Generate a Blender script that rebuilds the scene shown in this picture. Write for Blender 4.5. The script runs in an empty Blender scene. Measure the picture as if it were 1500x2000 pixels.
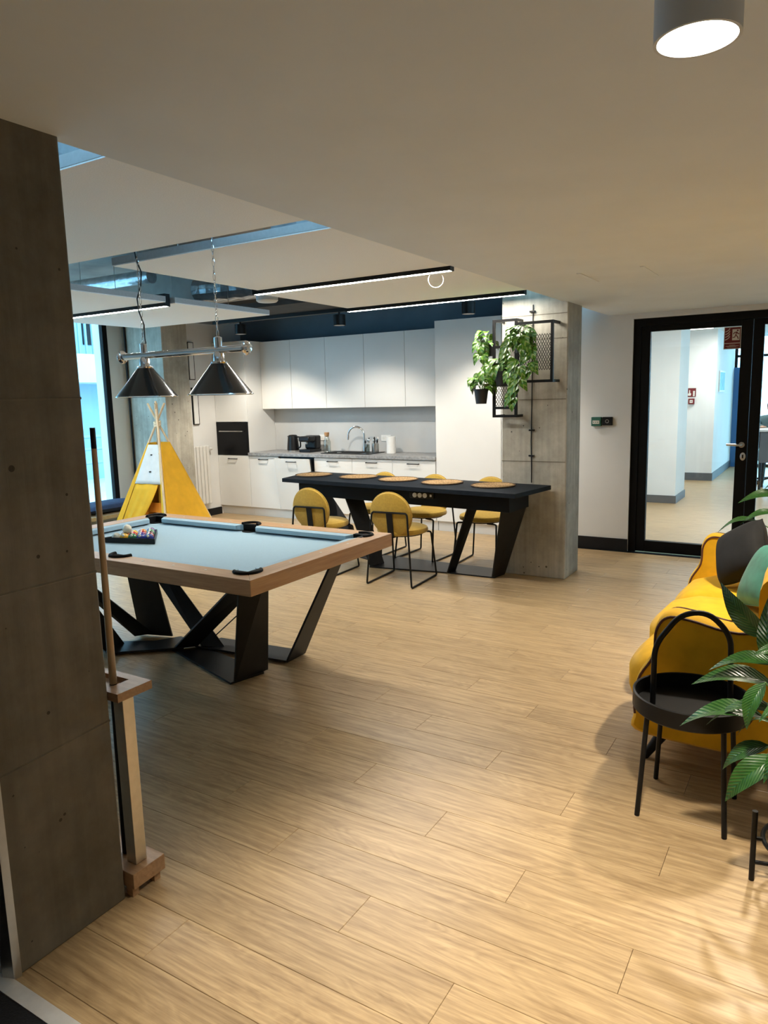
import bpy, bmesh, math, random
from mathutils import Vector, Matrix
random.seed(7)
PI = math.pi
sc = bpy.context.scene
C = sc.collection

# ------------------------------------------------------------------ camera
FPX = 1413.97
yaw, pitch, roll = 0.55146546, -0.15694801, -0.02530941
fw = Vector((-math.sin(yaw)*math.cos(pitch), math.cos(yaw)*math.cos(pitch), math.sin(pitch)))
rt0 = Vector((math.cos(yaw), math.sin(yaw), 0)); up0 = rt0.cross(fw)
rt = rt0*math.cos(roll)+up0*math.sin(roll); up = -rt0*math.sin(roll)+up0*math.cos(roll)
cd = bpy.data.cameras.new('camera'); cam = bpy.data.objects.new('camera', cd); C.objects.link(cam)
cam.matrix_world = Matrix(((rt.x, up.x, -fw.x, 0), (rt.y, up.y, -fw.y, 0), (rt.z, up.z, -fw.z, 1.6), (0, 0, 0, 1)))
cd.sensor_fit = 'AUTO'; cd.sensor_width = 36.0; cd.lens = FPX/2000*36.0
cd.clip_start = 0.05; cd.clip_end = 200
sc.camera = cam

# ------------------------------------------------------------------ world, exposure
w = bpy.data.worlds.new('world'); sc.world = w; w.use_nodes = True
bg = w.node_tree.nodes['Background']; bg.inputs[0].default_value = (0.33, 0.70, 1.0, 1); bg.inputs[1].default_value = 6.2
sc.view_settings.view_transform = 'Standard'; sc.view_settings.look = 'None'
sc.view_settings.exposure = 0.62; sc.view_settings.gamma = 1.0; sc.view_settings.use_curve_mapping = False

WARM = (1.0, 0.89, 0.72); NEUT = (1.0, 0.92, 0.80)
def light(name, kind, loc, energy, color, size=0.1, target=None, spot=None, blend=0.5, sizey=None):
    l = bpy.data.lights.new(name, kind); l.energy = energy; l.color = color
    if kind == 'AREA':
        l.size = size
        if sizey: l.shape = 'RECTANGLE'; l.size_y = sizey
    else: l.shadow_soft_size = size
    if kind == 'SPOT': l.spot_size = math.radians(spot); l.spot_blend = blend
    o = bpy.data.objects.new(name, l); C.objects.link(o); o.location = loc
    if target is not None:
        d = Vector(target)-Vector(loc); o.rotation_euler = d.to_track_quat('-Z', 'Y').to_euler()
    return o

# ------------------------------------------------------------------ materials
MATS = {}
def new_mat(name):
    m = bpy.data.materials.new(name); m.use_nodes = True; MATS[name] = m
    nt = m.node_tree; return m, nt, nt.nodes['Principled BSDF']
def noise_mix(nt, c1, c2, scale, coord='Object', detail=5, stretch=None, contrast=(0.35, 0.65)):
    tc = nt.nodes.new('ShaderNodeTexCoord'); mp = nt.nodes.new('ShaderNodeMapping')
    if stretch: mp.inputs['Scale'].default_value = stretch
    n = nt.nodes.new('ShaderNodeTexNoise'); n.inputs['Scale'].default_value = scale; n.inputs['Detail'].default_value = detail
    r = nt.nodes.new('ShaderNodeValToRGB'); r.color_ramp.elements[0].position = contrast[0]; r.color_ramp.elements[1].position = contrast[1]
    r.color_ramp.elements[0].color = (*c1, 1); r.color_ramp.elements[1].color = (*c2, 1)
    L = nt.links; L.new(tc.outputs[coord], mp.inputs[0]); L.new(mp.outputs[0], n.inputs['Vector']); L.new(n.outputs['Fac'], r.inputs[0])
    return r, n, mp, tc
def M(name, col, rough=0.5, metal=0.0, var=0.06, scale=8, bump=0.0, coat=0.0, emit=None, estr=0, alpha=None, sheen=0.0, trans=0.0, spec=0.5):
    m, nt, b = new_mat(name)
    c1 = tuple(max(0, c*(1-var)) for c in col); c2 = tuple(min(1, c*(1+var)) for c in col)
    r, n, mp, tc = noise_mix(nt, c1, c2, scale)
    nt.links.new(r.outputs[0], b.inputs['Base Color'])
    b.inputs['Roughness'].default_value = rough; b.inputs['Metallic'].default_value = metal
    b.inputs['Coat Weight'].default_value = coat; b.inputs['Sheen Weight'].default_value = sheen
    b.inputs['Transmission Weight'].default_value = trans; b.inputs['Specular IOR Level'].default_value = spec
    if bump:
        bp = nt.nodes.new('ShaderNodeBump'); bp.inputs['Strength'].default_value = bump; bp.inputs['Distance'].default_value = 0.01
        nt.links.new(n.outputs['Fac'], bp.inputs['Height']); nt.links.new(bp.outputs[0], b.inputs['Normal'])
    if emit: b.inputs['Emission Color'].default_value = (*emit, 1); b.inputs['Emission Strength'].default_value = estr
    return m

def wood_mat(name, dark, light_, rough, vec='world', grain=(1.2, 22, 22), bump=0.05, spec=0.5):
    m, nt, b = new_mat(name); L = nt.links
    geo = nt.nodes.new('ShaderNodeNewGeometry'); oi = nt.nodes.new('ShaderNodeObjectInfo')
    mul = nt.nodes.new('ShaderNodeMath'); mul.operation = 'MULTIPLY'; mul.inputs[1].default_value = 57.0; L.new(oi.outputs['Random'], mul.inputs[0])
    cmb = nt.nodes.new('ShaderNodeCombineXYZ'); L.new(mul.outputs[0], cmb.inputs[0]); L.new(mul.outputs[0], cmb.inputs[1]); L.new(mul.outputs[0], cmb.inputs[2])
    add = nt.nodes.new('ShaderNodeVectorMath'); add.operation = 'ADD'; L.new(geo.outputs['Position'], add.inputs[0]); L.new(cmb.outputs[0], add.inputs[1])
    mp = nt.nodes.new('ShaderNodeMapping'); mp.inputs['Scale'].default_value = grain; L.new(add.outputs[0], mp.inputs[0])
    n1 = nt.nodes.new('ShaderNodeTexNoise'); n1.inputs['Scale'].default_value = 1.6; n1.inputs['Detail'].default_value = 10; n1.inputs['Roughness'].default_value = 0.70; n1.inputs['Distortion'].default_value = 0.2
    L.new(mp.outputs[0], n1.inputs['Vector'])
    mp2 = nt.nodes.new('ShaderNodeMapping'); mp2.inputs['Scale'].default_value = (grain[0]*0.6, grain[1]*0.16, grain[2]*0.16); L.new(add.outputs[0], mp2.inputs[0])
    n2 = nt.nodes.new('ShaderNodeTexNoise'); n2.inputs['Scale'].default_value = 1.3; n2.inputs['Detail'].default_value = 3; n2.inputs['Distortion'].default_value = 1.2; L.new(mp2.outputs[0], n2.inputs['Vector'])
    ml = nt.nodes.new('ShaderNodeMath'); ml.operation = 'MULTIPLY'; ml.inputs[1].default_value = 9.0; L.new(n2.outputs['Fac'], ml.inputs[0])
    fr = nt.nodes.new('ShaderNodeMath'); fr.operation = 'PINGPONG'; fr.inputs[1].default_value = 0.5; L.new(ml.outputs[0], fr.inputs[0])
    mx = nt.nodes.new('ShaderNodeMath'); mx.operation = 'MULTIPLY_ADD'; mx.inputs[1].default_value = 0.20; L.new(fr.outputs[0], mx.inputs[0]); L.new(n1.outputs['Fac'], mx.inputs[2])
    r = nt.nodes.new('ShaderNodeValToRGB'); r.color_ramp.elements[0].position = 0.33; r.color_ramp.elements[1].position = 0.78
    r.color_ramp.elements[0].color = (*dark, 1); r.color_ramp.elements[1].color = (*light_, 1); L.new(mx.outputs[0], r.inputs[0])
    hs = nt.nodes.new('ShaderNodeHueSaturation'); mr = nt.nodes.new('ShaderNodeMapRange'); mr.inputs[3].default_value = 0.93; mr.inputs[4].default_value = 1.07
    L.new(oi.outputs['Random'], mr.inputs[0]); L.new(mr.outputs[0], hs.inputs['Value']); L.new(r.outputs[0], hs.inputs['Color']); L.new(hs.outputs[0], b.inputs['Base Color'])
    b.inputs['Roughness'].default_value = rough; b.inputs['Specular IOR Level'].default_value = spec
    bp = nt.nodes.new('ShaderNodeBump'); bp.inputs['Strength'].default_value = bump; bp.inputs['Distance'].default_value = 0.004
    L.new(n1.outputs['Fac'], bp.inputs['Height']); L.new(bp.outputs[0], b.inputs['Normal'])
    return m

def concrete_mat(name, dark, light_):
    m, nt, b = new_mat(name); L = nt.links
    r, n, mp, tc = noise_mix(nt, dark, light_, 2.2, coord='Object', detail=9, contrast=(0.3, 0.72)); n.inputs['Roughness'].default_value = 0.68
    # vertical board grain
    mp2 = nt.nodes.new('ShaderNodeMapping'); mp2.inputs['Scale'].default_value = (26, 26, 1.1); L.new(tc.outputs['Object'], mp2.inputs[0])
    n2 = nt.nodes.new('ShaderNodeTexNoise'); n2.inputs['Scale'].default_value = 1.0; n2.inputs['Detail'].default_value = 5; L.new(mp2.outputs[0], n2.inputs['Vector'])
    mix = nt.nodes.new('ShaderNodeMix'); mix.data_type = 'RGBA'; mix.blend_type = 'OVERLAY'; mix.inputs[0].default_value = 0.35
    L.new(r.outputs[0], mix.inputs[6]); L.new(n2.outputs['Fac'], mix.inputs[7])
    # air pits
    vo = nt.nodes.new('ShaderNodeTexVoronoi'); vo.inputs['Scale'].default_value = 14; L.new(tc.outputs['Object'], vo.inputs['Vector'])
    n3 = nt.nodes.new('ShaderNodeTexNoise'); n3.inputs['Scale'].default_value = 1.7; L.new(tc.outputs['Object'], n3.inputs['Vector'])
    thr = nt.nodes.new('ShaderNodeMapRange'); thr.inputs[1].default_value = 0.46; thr.inputs[2].default_value = 0.70; thr.inputs[3].default_value = 0.0; thr.inputs[4].default_value = 0.17; L.new(n3.outputs['Fac'], thr.inputs[0])
    lt = nt.nodes.new('ShaderNodeMath'); lt.operation = 'LESS_THAN'; L.new(vo.outputs['Distance'], lt.inputs[0]); L.new(thr.outputs[0], lt.inputs[1])
    mix2 = nt.nodes.new('ShaderNodeMix'); mix2.data_type = 'RGBA'; L.new(lt.outputs[0], mix2.inputs[0]); L.new(mix.outputs[2], mix2.inputs[6]); mix2.inputs[7].default_value = (dark[0]*0.4, dark[1]*0.4, dark[2]*0.4, 1)
    L.new(mix2.outputs[2], b.inputs['Base Color']); b.inputs['Roughness'].default_value = 0.72
    bp = nt.nodes.new('ShaderNodeBump'); bp.inputs['Strength'].default_value = 0.25; bp.inputs['Distance'].default_value = 0.01
    ad = nt.nodes.new('ShaderNodeMath'); ad.operation = 'SUBTRACT'; L.new(n2.outputs['Fac'], ad.inputs[0]); L.new(lt.outputs[0], ad.inputs[1])
    L.new(ad.outputs[0], bp.inputs['Height']); L.new(bp.outputs[0], b.inputs['Normal'])
    return m

def glass_mat(name, tint, refl=0.06):
    m = bpy.data.materials.new(name); m.use_nodes = True; MATS[name] = m; nt = m.node_tree; nt.nodes.clear()
    out = nt.nodes.new('ShaderNodeOutputMaterial'); t = nt.nodes.new('ShaderNodeBsdfTransparent'); t.inputs[0].default_value = (*tint, 1)
    g = nt.nodes.new('ShaderNodeBsdfGlossy'); g.inputs['Roughness'].default_value = 0.02
    n = nt.nodes.new('ShaderNodeTexNoise'); n.inputs['Scale'].default_value = 3
    mr = nt.nodes.new('ShaderNodeMapRange'); mr.inputs[3].default_value = refl*0.8; mr.inputs[4].default_value = refl*1.2; nt.links.new(n.outputs['Fac'], mr.inputs[0])
    mx = nt.nodes.new('ShaderNodeMixShader'); nt.links.new(mr.outputs[0], mx.inputs[0]); nt.links.new(t.outputs[0], mx.inputs[1]); nt.links.new(g.outputs[0], mx.inputs[2]); nt.links.new(mx.outputs[0], out.inputs[0])
    return m

def leaf_mat(name, c1, c2, vein, freq=70):
    m, nt, b = new_mat(name); L = nt.links
    r, n, mp, tc = noise_mix(nt, c1, c2, 5, detail=3)
    sp = nt.nodes.new('ShaderNodeSeparateXYZ'); L.new(tc.outputs['Object'], sp.inputs[0])
    ab = nt.nodes.new('ShaderNodeMath'); ab.operation = 'ABSOLUTE'; L.new(sp.outputs['Y'], ab.inputs[0])
    ma = nt.nodes.new('ShaderNodeMath'); ma.operation = 'MULTIPLY_ADD'; ma.inputs[1].default_value = -1.6; L.new(ab.outputs[0], ma.inputs[0]); L.new(sp.outputs['X'], ma.inputs[2])
    mm = nt.nodes.new('ShaderNodeMath'); mm.operation = 'MULTIPLY'; mm.inputs[1].default_value = freq; L.new(ma.outputs[0], mm.inputs[0])
    si = nt.nodes.new('ShaderNodeMath'); si.operation = 'SINE'; L.new(mm.outputs[0], si.inputs[0])
    gt = nt.nodes.new('ShaderNodeMapRange'); gt.inputs[1].default_value = 0.55; gt.inputs[2].default_value = 1.0; gt.inputs[4].default_value = 0.5; L.new(si.outputs[0], gt.inputs[0])
    mx = nt.nodes.new('ShaderNodeMix'); mx.data_type = 'RGBA'; L.new(gt.outputs[0], mx.inputs[0]); L.new(r.outputs[0], mx.inputs[6]); mx.inputs[7].default_value = (*vein, 1)
    L.new(mx.outputs[2], b.inputs['Base Color']); b.inputs['Roughness'].default_value = 0.32
    bp = nt.nodes.new('ShaderNodeBump'); bp.inputs['Strength'].default_value = 0.25; bp.inputs['Distance'].default_value = 0.01; L.new(si.outputs[0], bp.inputs['Height']); L.new(bp.outputs[0], b.inputs['Normal'])
    b.inputs['Subsurface Weight'].default_value = 0.0
    return m

wood_mat('floor_wood', (0.265, 0.170, 0.083), (0.585, 0.420, 0.228), 0.36, grain=(2.0, 36, 36))
wood_mat('rail_wood', (0.40, 0.215, 0.095), (0.60, 0.365, 0.185), 0.42, grain=(2, 40, 40), bump=0.03)
wood_mat('rail_wood_cross', (0.40, 0.215, 0.095), (0.60, 0.365, 0.185), 0.42, grain=(40, 2, 40), bump=0.03)
wood_mat('rack_wood', (0.30, 0.17, 0.085), (0.47, 0.29, 0.16), 0.38, grain=(3, 40, 40), bump=0.03)
wood_mat('pole_wood', (0.55, 0.40, 0.24), (0.75, 0.60, 0.40), 0.5, grain=(30, 30, 3), bump=0.02)
wood_mat('cue_wood', (0.36, 0.24, 0.13), (0.50, 0.36, 0.21), 0.3, grain=(60, 60, 2), bump=0.0)
wood_mat('sill_wood', (0.32, 0.22, 0.12), (0.5, 0.36, 0.22), 0.5)
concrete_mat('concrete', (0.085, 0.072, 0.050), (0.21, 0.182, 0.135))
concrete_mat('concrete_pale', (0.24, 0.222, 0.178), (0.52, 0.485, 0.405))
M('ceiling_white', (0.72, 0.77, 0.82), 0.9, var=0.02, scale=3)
M('wall_white', (0.72, 0.71, 0.68), 0.85, var=0.02, scale=3, bump=0.02)
M('panel_felt', (0.90, 0.91, 0.91), 0.95, var=0.04, scale=180, bump=0.05)
M('panel_edge', (0.40, 0.40, 0.40), 0.9, var=0.04, scale=60)
M('dark_paint', (0.105, 0.150, 0.190), 0.7, var=0.08, scale=3)
M('slab_dark', (0.045, 0.045, 0.045), 0.9, var=0.1)
M('slab_concrete', (0.36, 0.34, 0.31), 0.9, var=0.15, scale=3)
M('cab_white', (0.74, 0.73, 0.70), 0.45, var=0.012, scale=4)
M('splash_grey', (0.50, 0.50, 0.49), 0.55, var=0.03, scale=4)
M('worktop', (0.27, 0.27, 0.27), 0.45, var=0.25, scale=30)
M('black_metal', (0.006, 0.006, 0.0065), 0.45, 0.0, var=0.15, scale=30, spec=0.25)
M('black_frame', (0.0035, 0.0035, 0.004), 0.55, 0.0, var=0.15, scale=12, spec=0.15)
M('table_black', (0.012, 0.016, 0.022), 0.6, 0.0, var=0.12, scale=14, spec=0.08)
M('base_metal', (0.014, 0.0145, 0.016), 0.42, 0.25, var=0.12, scale=18, spec=0.35)
M('oven_glass', (0.004, 0.004, 0.005), 0.25, var=0.1, spec=0.2)
M('black_plastic', (0.007, 0.007, 0.008), 0.35, var=0.1, spec=0.3)
M('rubber', (0.006, 0.006, 0.007), 0.8, var=0.1, spec=0.2)
M('chrome', (0.72, 0.72, 0.73), 0.12, 1.0, var=0.03)
M('steel', (0.55, 0.54, 0.51), 0.32, 1.0, var=0.06, scale=20)
M('alu', (0.62, 0.58, 0.50), 0.38, 0.9, var=0.05, scale=30)
M('foil', (0.60, 0.62, 0.64), 0.28, 1.0, var=0.15, scale=12, bump=1.0)
M('cloth_blue', (0.36, 0.53, 0.64), 0.92, var=0.03, scale=120, sheen=0.15)
M('cloth_blue_cushion', (0.22, 0.32, 0.36), 0.92, var=0.04, scale=120)
M('velvet', (0.70, 0.39, 0.012), 0.8, var=0.08, scale=14, sheen=0.08, spec=0.2)
M('piping', (0.07, 0.02, 0.012), 0.7, var=0.1)
M('chair_fabric', (0.47, 0.295, 0.035), 0.85, var=0.08, scale=60, sheen=0.2)
M('black_velvet', (0.006, 0.006, 0.0063), 0.8, var=0.3, scale=12, sheen=0.02, bump=0.2, spec=0.3)
M('green_velvet', (0.025, 0.15, 0.105), 0.75, var=0.2, scale=12, sheen=0.08, bump=0.2)
M('navy_fabric', (0.012, 0.022, 0.06), 0.9, var=0.2, scale=20)
M('tent_yellow', (0.80, 0.43, 0.02), 0.88, var=0.06, scale=10, bump=0.15)
M('tent_orange', (0.80, 0.28, 0.02), 0.88, var=0.06, scale=10)
M('tent_white', (0.72, 0.72, 0.70), 0.9, var=0.03, scale=20)
M('rope', (0.72, 0.60, 0.42), 0.9, var=0.1, scale=60)
M('wicker', (0.40, 0.25, 0.11), 0.75, var=0.55, scale=110, bump=0.8)
M('wicker_dark', (0.10, 0.055, 0.025), 0.8, var=0.3, scale=110, bump=0.6)
M('baseboard_dark', (0.010, 0.010, 0.011), 0.6, var=0.1, spec=0.25)
M('baseboard_grey', (0.09, 0.095, 0.10), 0.5, var=0.06)
M('red_sign', (0.14, 0.004, 0.006), 0.45, var=0.05)
M('sign_white', (0.66, 0.63, 0.56), 0.6, var=0.03)
M('green_box', (0.02, 0.11, 0.075), 0.45, var=0.05)
M('blue_wall', (0.02, 0.12, 0.30), 0.6, var=0.04)
M('poster_blue', (0.10, 0.33, 0.62), 0.5, var=0.25, scale=14)
M('radiator', (0.68, 0.66, 0.61), 0.4, var=0.02)
M('mat_black', (0.006, 0.007, 0.010), 0.95, var=0.3, scale=200, bump=0.4)
M('facade', (0.26, 0.37, 0.44), 0.9, var=0.04, scale=1)
M('pavement', (0.52, 0.54, 0.54), 0.9, var=0.05, scale=2)
M('rail_paint', (0.20, 0.30, 0.36), 0.6, var=0.05)
M('cladding', (0.36, 0.37, 0.37), 0.3, var=0.2, scale=2.5)
M('soil', (0.03, 0.02, 0.012), 0.95, var=0.4, scale=60, bump=0.5)
M('pot_black', (0.010, 0.010, 0.011), 0.45, var=0.1)
M('pot_grey', (0.03, 0.028, 0.022), 0.5, var=0.1)
M('stem_green', (0.10, 0.20, 0.05), 0.5, var=0.15, scale=20)
M('cork', (0.40, 0.22, 0.10), 0.9, var=0.2, scale=60)
M('paper', (0.80, 0.79, 0.76), 0.9, var=0.02, scale=40, bump=0.05)
M('shade_black', (0.006, 0.006, 0.007), 0.22, var=0.05, coat=0.3)
M('shade_inner', (0.75, 0.74, 0.70), 0.5, var=0.02)
M('skin', (0.50, 0.30, 0.21), 0.55, var=0.06, scale=20)
M('hair', (0.02, 0.014, 0.010), 0.6, var=0.3, scale=60)
M('shirt', (0.06, 0.11, 0.12), 0.85, var=0.1, scale=30)
M('desk_top', (0.55, 0.53, 0.5), 0.5, var=0.05)
M('lamp_white', (0.62, 0.65, 0.68), 0.55, var=0.02)
M('glow_bar', (1, 1, 1), 0.5, var=0.0, emit=(1.0, 0.95, 0.86), estr=105)
M('glow_disc', (1, 1, 1), 0.5, var=0.0, emit=(1.0, 0.95, 0.84), estr=9)
M('glow_panel', (1, 1, 1), 0.5, var=0.0, emit=(1.0, 0.97, 0.92), estr=7)
M('bulb', (1, 1, 1), 0.5, var=0.0, emit=(1.0, 0.93, 0.80), estr=12)
glass_mat('glass', (0.97, 0.985, 0.98), 0.035)
glass_mat('glass_bottle', (0.80, 0.84, 0.83), 0.12)
leaf_mat('lily_leaf', (0.004, 0.030, 0.005), (0.020, 0.085, 0.012), (0.10, 0.20, 0.05), 90)
leaf_mat('pothos_leaf', (0.014, 0.080, 0.006), (0.075, 0.205, 0.012), (0.33, 0.40, 0.10), 14)
for nm, col in dict(white=(0.82, 0.78, 0.66), yellow=(0.75, 0.42, 0.02), blue=(0.01, 0.03, 0.28), red=(0.50, 0.015, 0.015), purple=(0.08, 0.01, 0.20), orange=(0.70, 0.20, 0.02), green=(0.01, 0.16, 0.06), maroon=(0.22, 0.01, 0.02), black=(0.01, 0.01, 0.01)).items():
    M('ball_'+nm, col, 0.12, var=0.0, coat=0.5)

# ------------------------------------------------------------------ mesh builder
def V3(p): return Vector(p)
class MB:
    def __init__(s): s.v = []; s.f = []
    def add(s, vs, fs):
        n = len(s.v); s.v += [tuple(p) for p in vs]; s.f += [tuple(i+n for i in f) for f in fs]; return s
    def hexa(s, p):   # 8 pts: bottom 4 ccw, top 4 ccw
        return s.add(p, [(3, 2, 1, 0), (4, 5, 6, 7), (0, 1, 5, 4), (1, 2, 6, 5), (2, 3, 7, 6), (3, 0, 4, 7)])
    def box(s, x0, x1, y0, y1, z0, z1):
        return s.hexa([(x0, y0, z0), (x1, y0, z0), (x1, y1, z0), (x0, y1, z0), (x0, y0, z1), (x1, y0, z1), (x1, y1, z1), (x0, y1, z1)])
    def prism(s, poly, z0, z1):
        n = len(poly); vs = [(x, y, z0) for x, y in poly]+[(x, y, z1) for x, y in poly]
        return s.add(vs, [tuple(range(n-1, -1, -1)), tuple(range(n, 2*n))]+[(i, (i+1) % n, (i+1) % n+n, i+n) for i in range(n)])
    def plate(s, a, b, c, d, t):   # quad plate with thickness t along its normal
        a, b, c, d = map(V3, (a, b, c, d)); n = (b-a).cross(d-a).normalized()*t/2
        return s.hexa([a-n, b-n, c-n, d-n, a+n, b+n, c+n, d+n])
    def tube(s, pts, r, n=8, closed=False):
        pts = [V3(p) for p in pts]; m = len(pts); rr = r if isinstance(r, (list, tuple)) else [r]*m
        vs = []; prev = None
        for i, p in enumerate(pts):
            if closed: t = pts[(i+1) % m]-pts[i-1]
            else: t = pts[min(i+1, m-1)]-pts[max(i-1, 0)]
            t.normalize()
            if prev is None:
                u = t.orthogonal().normalized()
            else:
                u = (prev-t*prev.dot(t)); u = u.normalized() if u.length > 1e-6 else t.orthogonal().normalized()
            prev = u; v = t.cross(u)
            for k in range(n):
                a = 2*PI*k/n; vs.append(p+(u*math.cos(a)+v*math.sin(a))*rr[i])
        fs = []
        for i in range(m if closed else m-1):
            j = (i+1) % m
            for k in range(n): fs.append((i*n+k, i*n+(k+1) % n, j*n+(k+1) % n, j*n+k))
        if not closed: fs += [tuple(range(n-1, -1, -1)), tuple((m-1)*n+k for k in range(n))]
        return s.add(vs, fs)
    def cyl(s, p0, p1, r0, r1=None, n=20): return s.tube([p0, p1], [r0, r0 if r1 is None else r1], n)
    def lathe(s, prof, c=(0, 0, 0), n=28, cap=True):
        vs = []; m = len(prof)
        for r, z in prof:
            for k in range(n): a = 2*PI*k/n; vs.append((c[0]+r*math.cos(a), c[1]+r*math.sin(a), c[2]+z))
        fs = [(i*n+k, i*n+(k+1) % n, (i+1)*n+(k+1) % n, (i+1)*n+k) for i in range(m-1) for k in range(n)]
        if cap: fs += [tuple(range(n-1, -1, -1)), tuple((m-1)*n+k for k in range(n))]
        return s.add(vs, fs)
    def sphere(s, c, r, nu=16, nv=10, sc_=(1, 1, 1)):
        prof = []
        vs = []
        for i in range(nv+1):
            a = -PI/2+PI*i/nv; q = max(math.cos(a), 1e-4)
            for k in range(nu): b = 2*PI*k/nu; vs.append((c[0]+sc_[0]*r*q*math.cos(b), c[1]+sc_[1]*r*q*math.sin(b), c[2]+sc_[2]*r*math.sin(a)))
        return s.add(vs, [(i*nu+k, i*nu+(k+1) % nu, (i+1)*nu+(k+1) % nu, (i+1)*nu+k) for i in range(nv) for k in range(nu)])
    def grid(s, rows, closed_u=False):
        m = len(rows); n = len(rows[0]); vs = [p for r in rows for p in r]
        return s.add(vs, [(i*n+k, i*n+k+1, (i+1)*n+k+1, (i+1)*n+k) for i in range(m-1) for k in range(n-1)])
    def mesh(s, name, mat, smooth=False, off=(0, 0, 0)):
        me = bpy.data.meshes.new(name); o = V3(off)
        me.from_pydata([V3(p)-o for p in s.v], [], s.f); me.materials.append(MATS[mat])
        bm = bmesh.new(); bm.from_mesh(me); bmesh.ops.recalc_face_normals(bm, faces=bm.faces); bm.to_mesh(me); bm.free()
        if smooth:
            for p in me.polygons: p.use_smooth = True
            try: me.set_sharp_from_angle(angle=math.radians(42))
            except Exception: pass
        return me
    def build(s, name, mat, parent=None, smooth=False, bevel=0, local=False, solid=0, sub=0):
        if parent is None:
            xs = [p[0] for p in s.v]; ys = [p[1] for p in s.v]; zs = [p[2] for p in s.v]
            off = ((min(xs)+max(xs))/2, (min(ys)+max(ys))/2, min(zs))
        elif local: off = (0, 0, 0)
        else:
            r = parent
            while r.parent: r = r.parent
            off = r.location
        o = bpy.data.objects.new(name, s.mesh(name, mat, smooth, off)); C.objects.link(o)
        if parent is None: o.location = off
        else: o.parent = parent
        if solid:
            d = o.modifiers.new('solid', 'SOLIDIFY'); d.thickness = solid; d.offset = 0
        if sub:
            d = o.modifiers.new('sub', 'SUBSURF'); d.levels = sub; d.render_levels = sub
        if bevel:
            d = o.modifiers.new('bevel', 'BEVEL'); d.width = bevel; d.segments = 2; d.limit_method = 'ANGLE'
        return o
def tag(o, label, cat, group=None):
    o['label'] = label; o['category'] = cat
    if group: o['group'] = group
    return o
def thing(name, label, cat, loc=(0, 0, 0), rotz=0, group=None):
    o = bpy.data.objects.new(name, None); C.objects.link(o); o.location = loc; o.rotation_euler = (0, 0, rotz); o.empty_display_size = 0.1
    return tag(o, label, cat, group)
def struct(o): o['kind'] = 'structure'; return o
def box(name, mat, b, parent=None, **k): return MB().box(*b).build(name, mat, parent, **k)
def dup(root, loc, rotz, label, group):
    r = root.copy(); C.objects.link(r); r.location = loc; r.rotation_euler = (0, 0, rotz); r['label'] = label; r['group'] = group
    for ch in list(root.children):
        c = ch.copy(); C.objects.link(c); c.parent = r
        for g in list(ch.children):
            d = g.copy(); C.objects.link(d); d.parent = c
    return r
def arc(c, r, a0, a1, n, ax='xz'):
    out = []
    for i in range(n+1):
        a = a0+(a1-a0)*i/n; u, v = r*math.cos(a), r*math.sin(a)
        out.append((c[0]+u, c[1], c[2]+v) if ax == 'xz' else (c[0], c[1]+u, c[2]+v) if ax == 'yz' else (c[0]+u, c[1]+v, c[2]))
    return out
def round_path(pts, r, n=5):
    pts = [V3(p) for p in pts]; out = [pts[0]]
    for i in range(1, len(pts)-1):
        a, b, c = pts[i-1], pts[i], pts[i+1]; d1 = (a-b).normalized(); d2 = (c-b).normalized()
        p0 = b+d1*r; p1 = b+d2*r
        for k in range(n+1):
            t = k/n; out.append(p0*(1-t)**2+b*2*t*(1-t)+p1*t*t)
    out.append(pts[-1]); return out

# ================================================================== SETTING
ZC = 2.335
# --- floor with its planks
sub = MB().box(-8.2, -2.62, -2.6, 8.3, -0.08, -0.010).box(-2.62, 1.75, -2.75, 7.47, -0.08, -0.010).build('floor', 'rubber'); struct(sub)
PW, PL = 0.1853, 1.226; offs = {2: -1.62, 0: -0.79, 1: -1.18}
plank_mesh = {}
def plank(x0, x1, y0, y1):
    key = (round(x1-x0, 3), round(y1-y0, 3))
    if key not in plank_mesh:
        L, W_ = x1-x0, y1-y0; g = 0.0005; c = 0.0010
        mb = MB(); a = (g, L-g, g, W_-g); b = (g+c, L-g-c, g+c, W_-g-c)
        P = lambda q, z: [(q[0], q[2], z), (q[1], q[2], z), (q[1], q[3], z), (q[0], q[3], z)]
        vs = P(a, -0.010)+P(a, -0.0012)+P(b, 0.0)
        fs = [(0, 1, 5, 4), (1, 2, 6, 5), (2, 3, 7, 6), (3, 0, 4, 7), (4, 5, 9, 8), (5, 6, 10, 9), (6, 7, 11, 10), (7, 4, 8, 11), (8, 9, 10, 11)]
        mb.add(vs, fs); plank_mesh[key] = mb.mesh('plank', 'floor_wood')
    o = bpy.data.objects.new('plank', plank_mesh[key]); C.objects.link(o); o.parent = sub
    o.location = (x0-sub.location.x, y0-sub.location.y, -sub.location.z)
rest = MB(); n_planks = 0
for i in range(-3, 36):
    y0 = 1.405+PW*i; y1 = y0+PW
    y0c = max(y0, 0.985); y1c = min(y1, 7.95)
    if y1c-y0c < 0.01: continue
    xe = offs[i % 3]-PL*8+0.03*math.sin(i*2.3)*(0 if -1 <= i <= 7 else 1)
    while xe < 1.6:
        a, b = max(xe, -8.0), min(xe+PL, 1.6 if y0 < 7.3 else -2.63); xe += PL
        if b-a < 0.02: continue
        if a > 0.15 or y0 > 7.7: rest.box(a+0.0008, b-0.0008, y0c+0.0008, y1c-0.0008, -0.010, 0.0)
        else: plank(a, b, y0c, y1c); n_planks += 1
rest.build('far_planks', 'floor_wood', sub)['kind'] = 'stuff'
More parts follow.
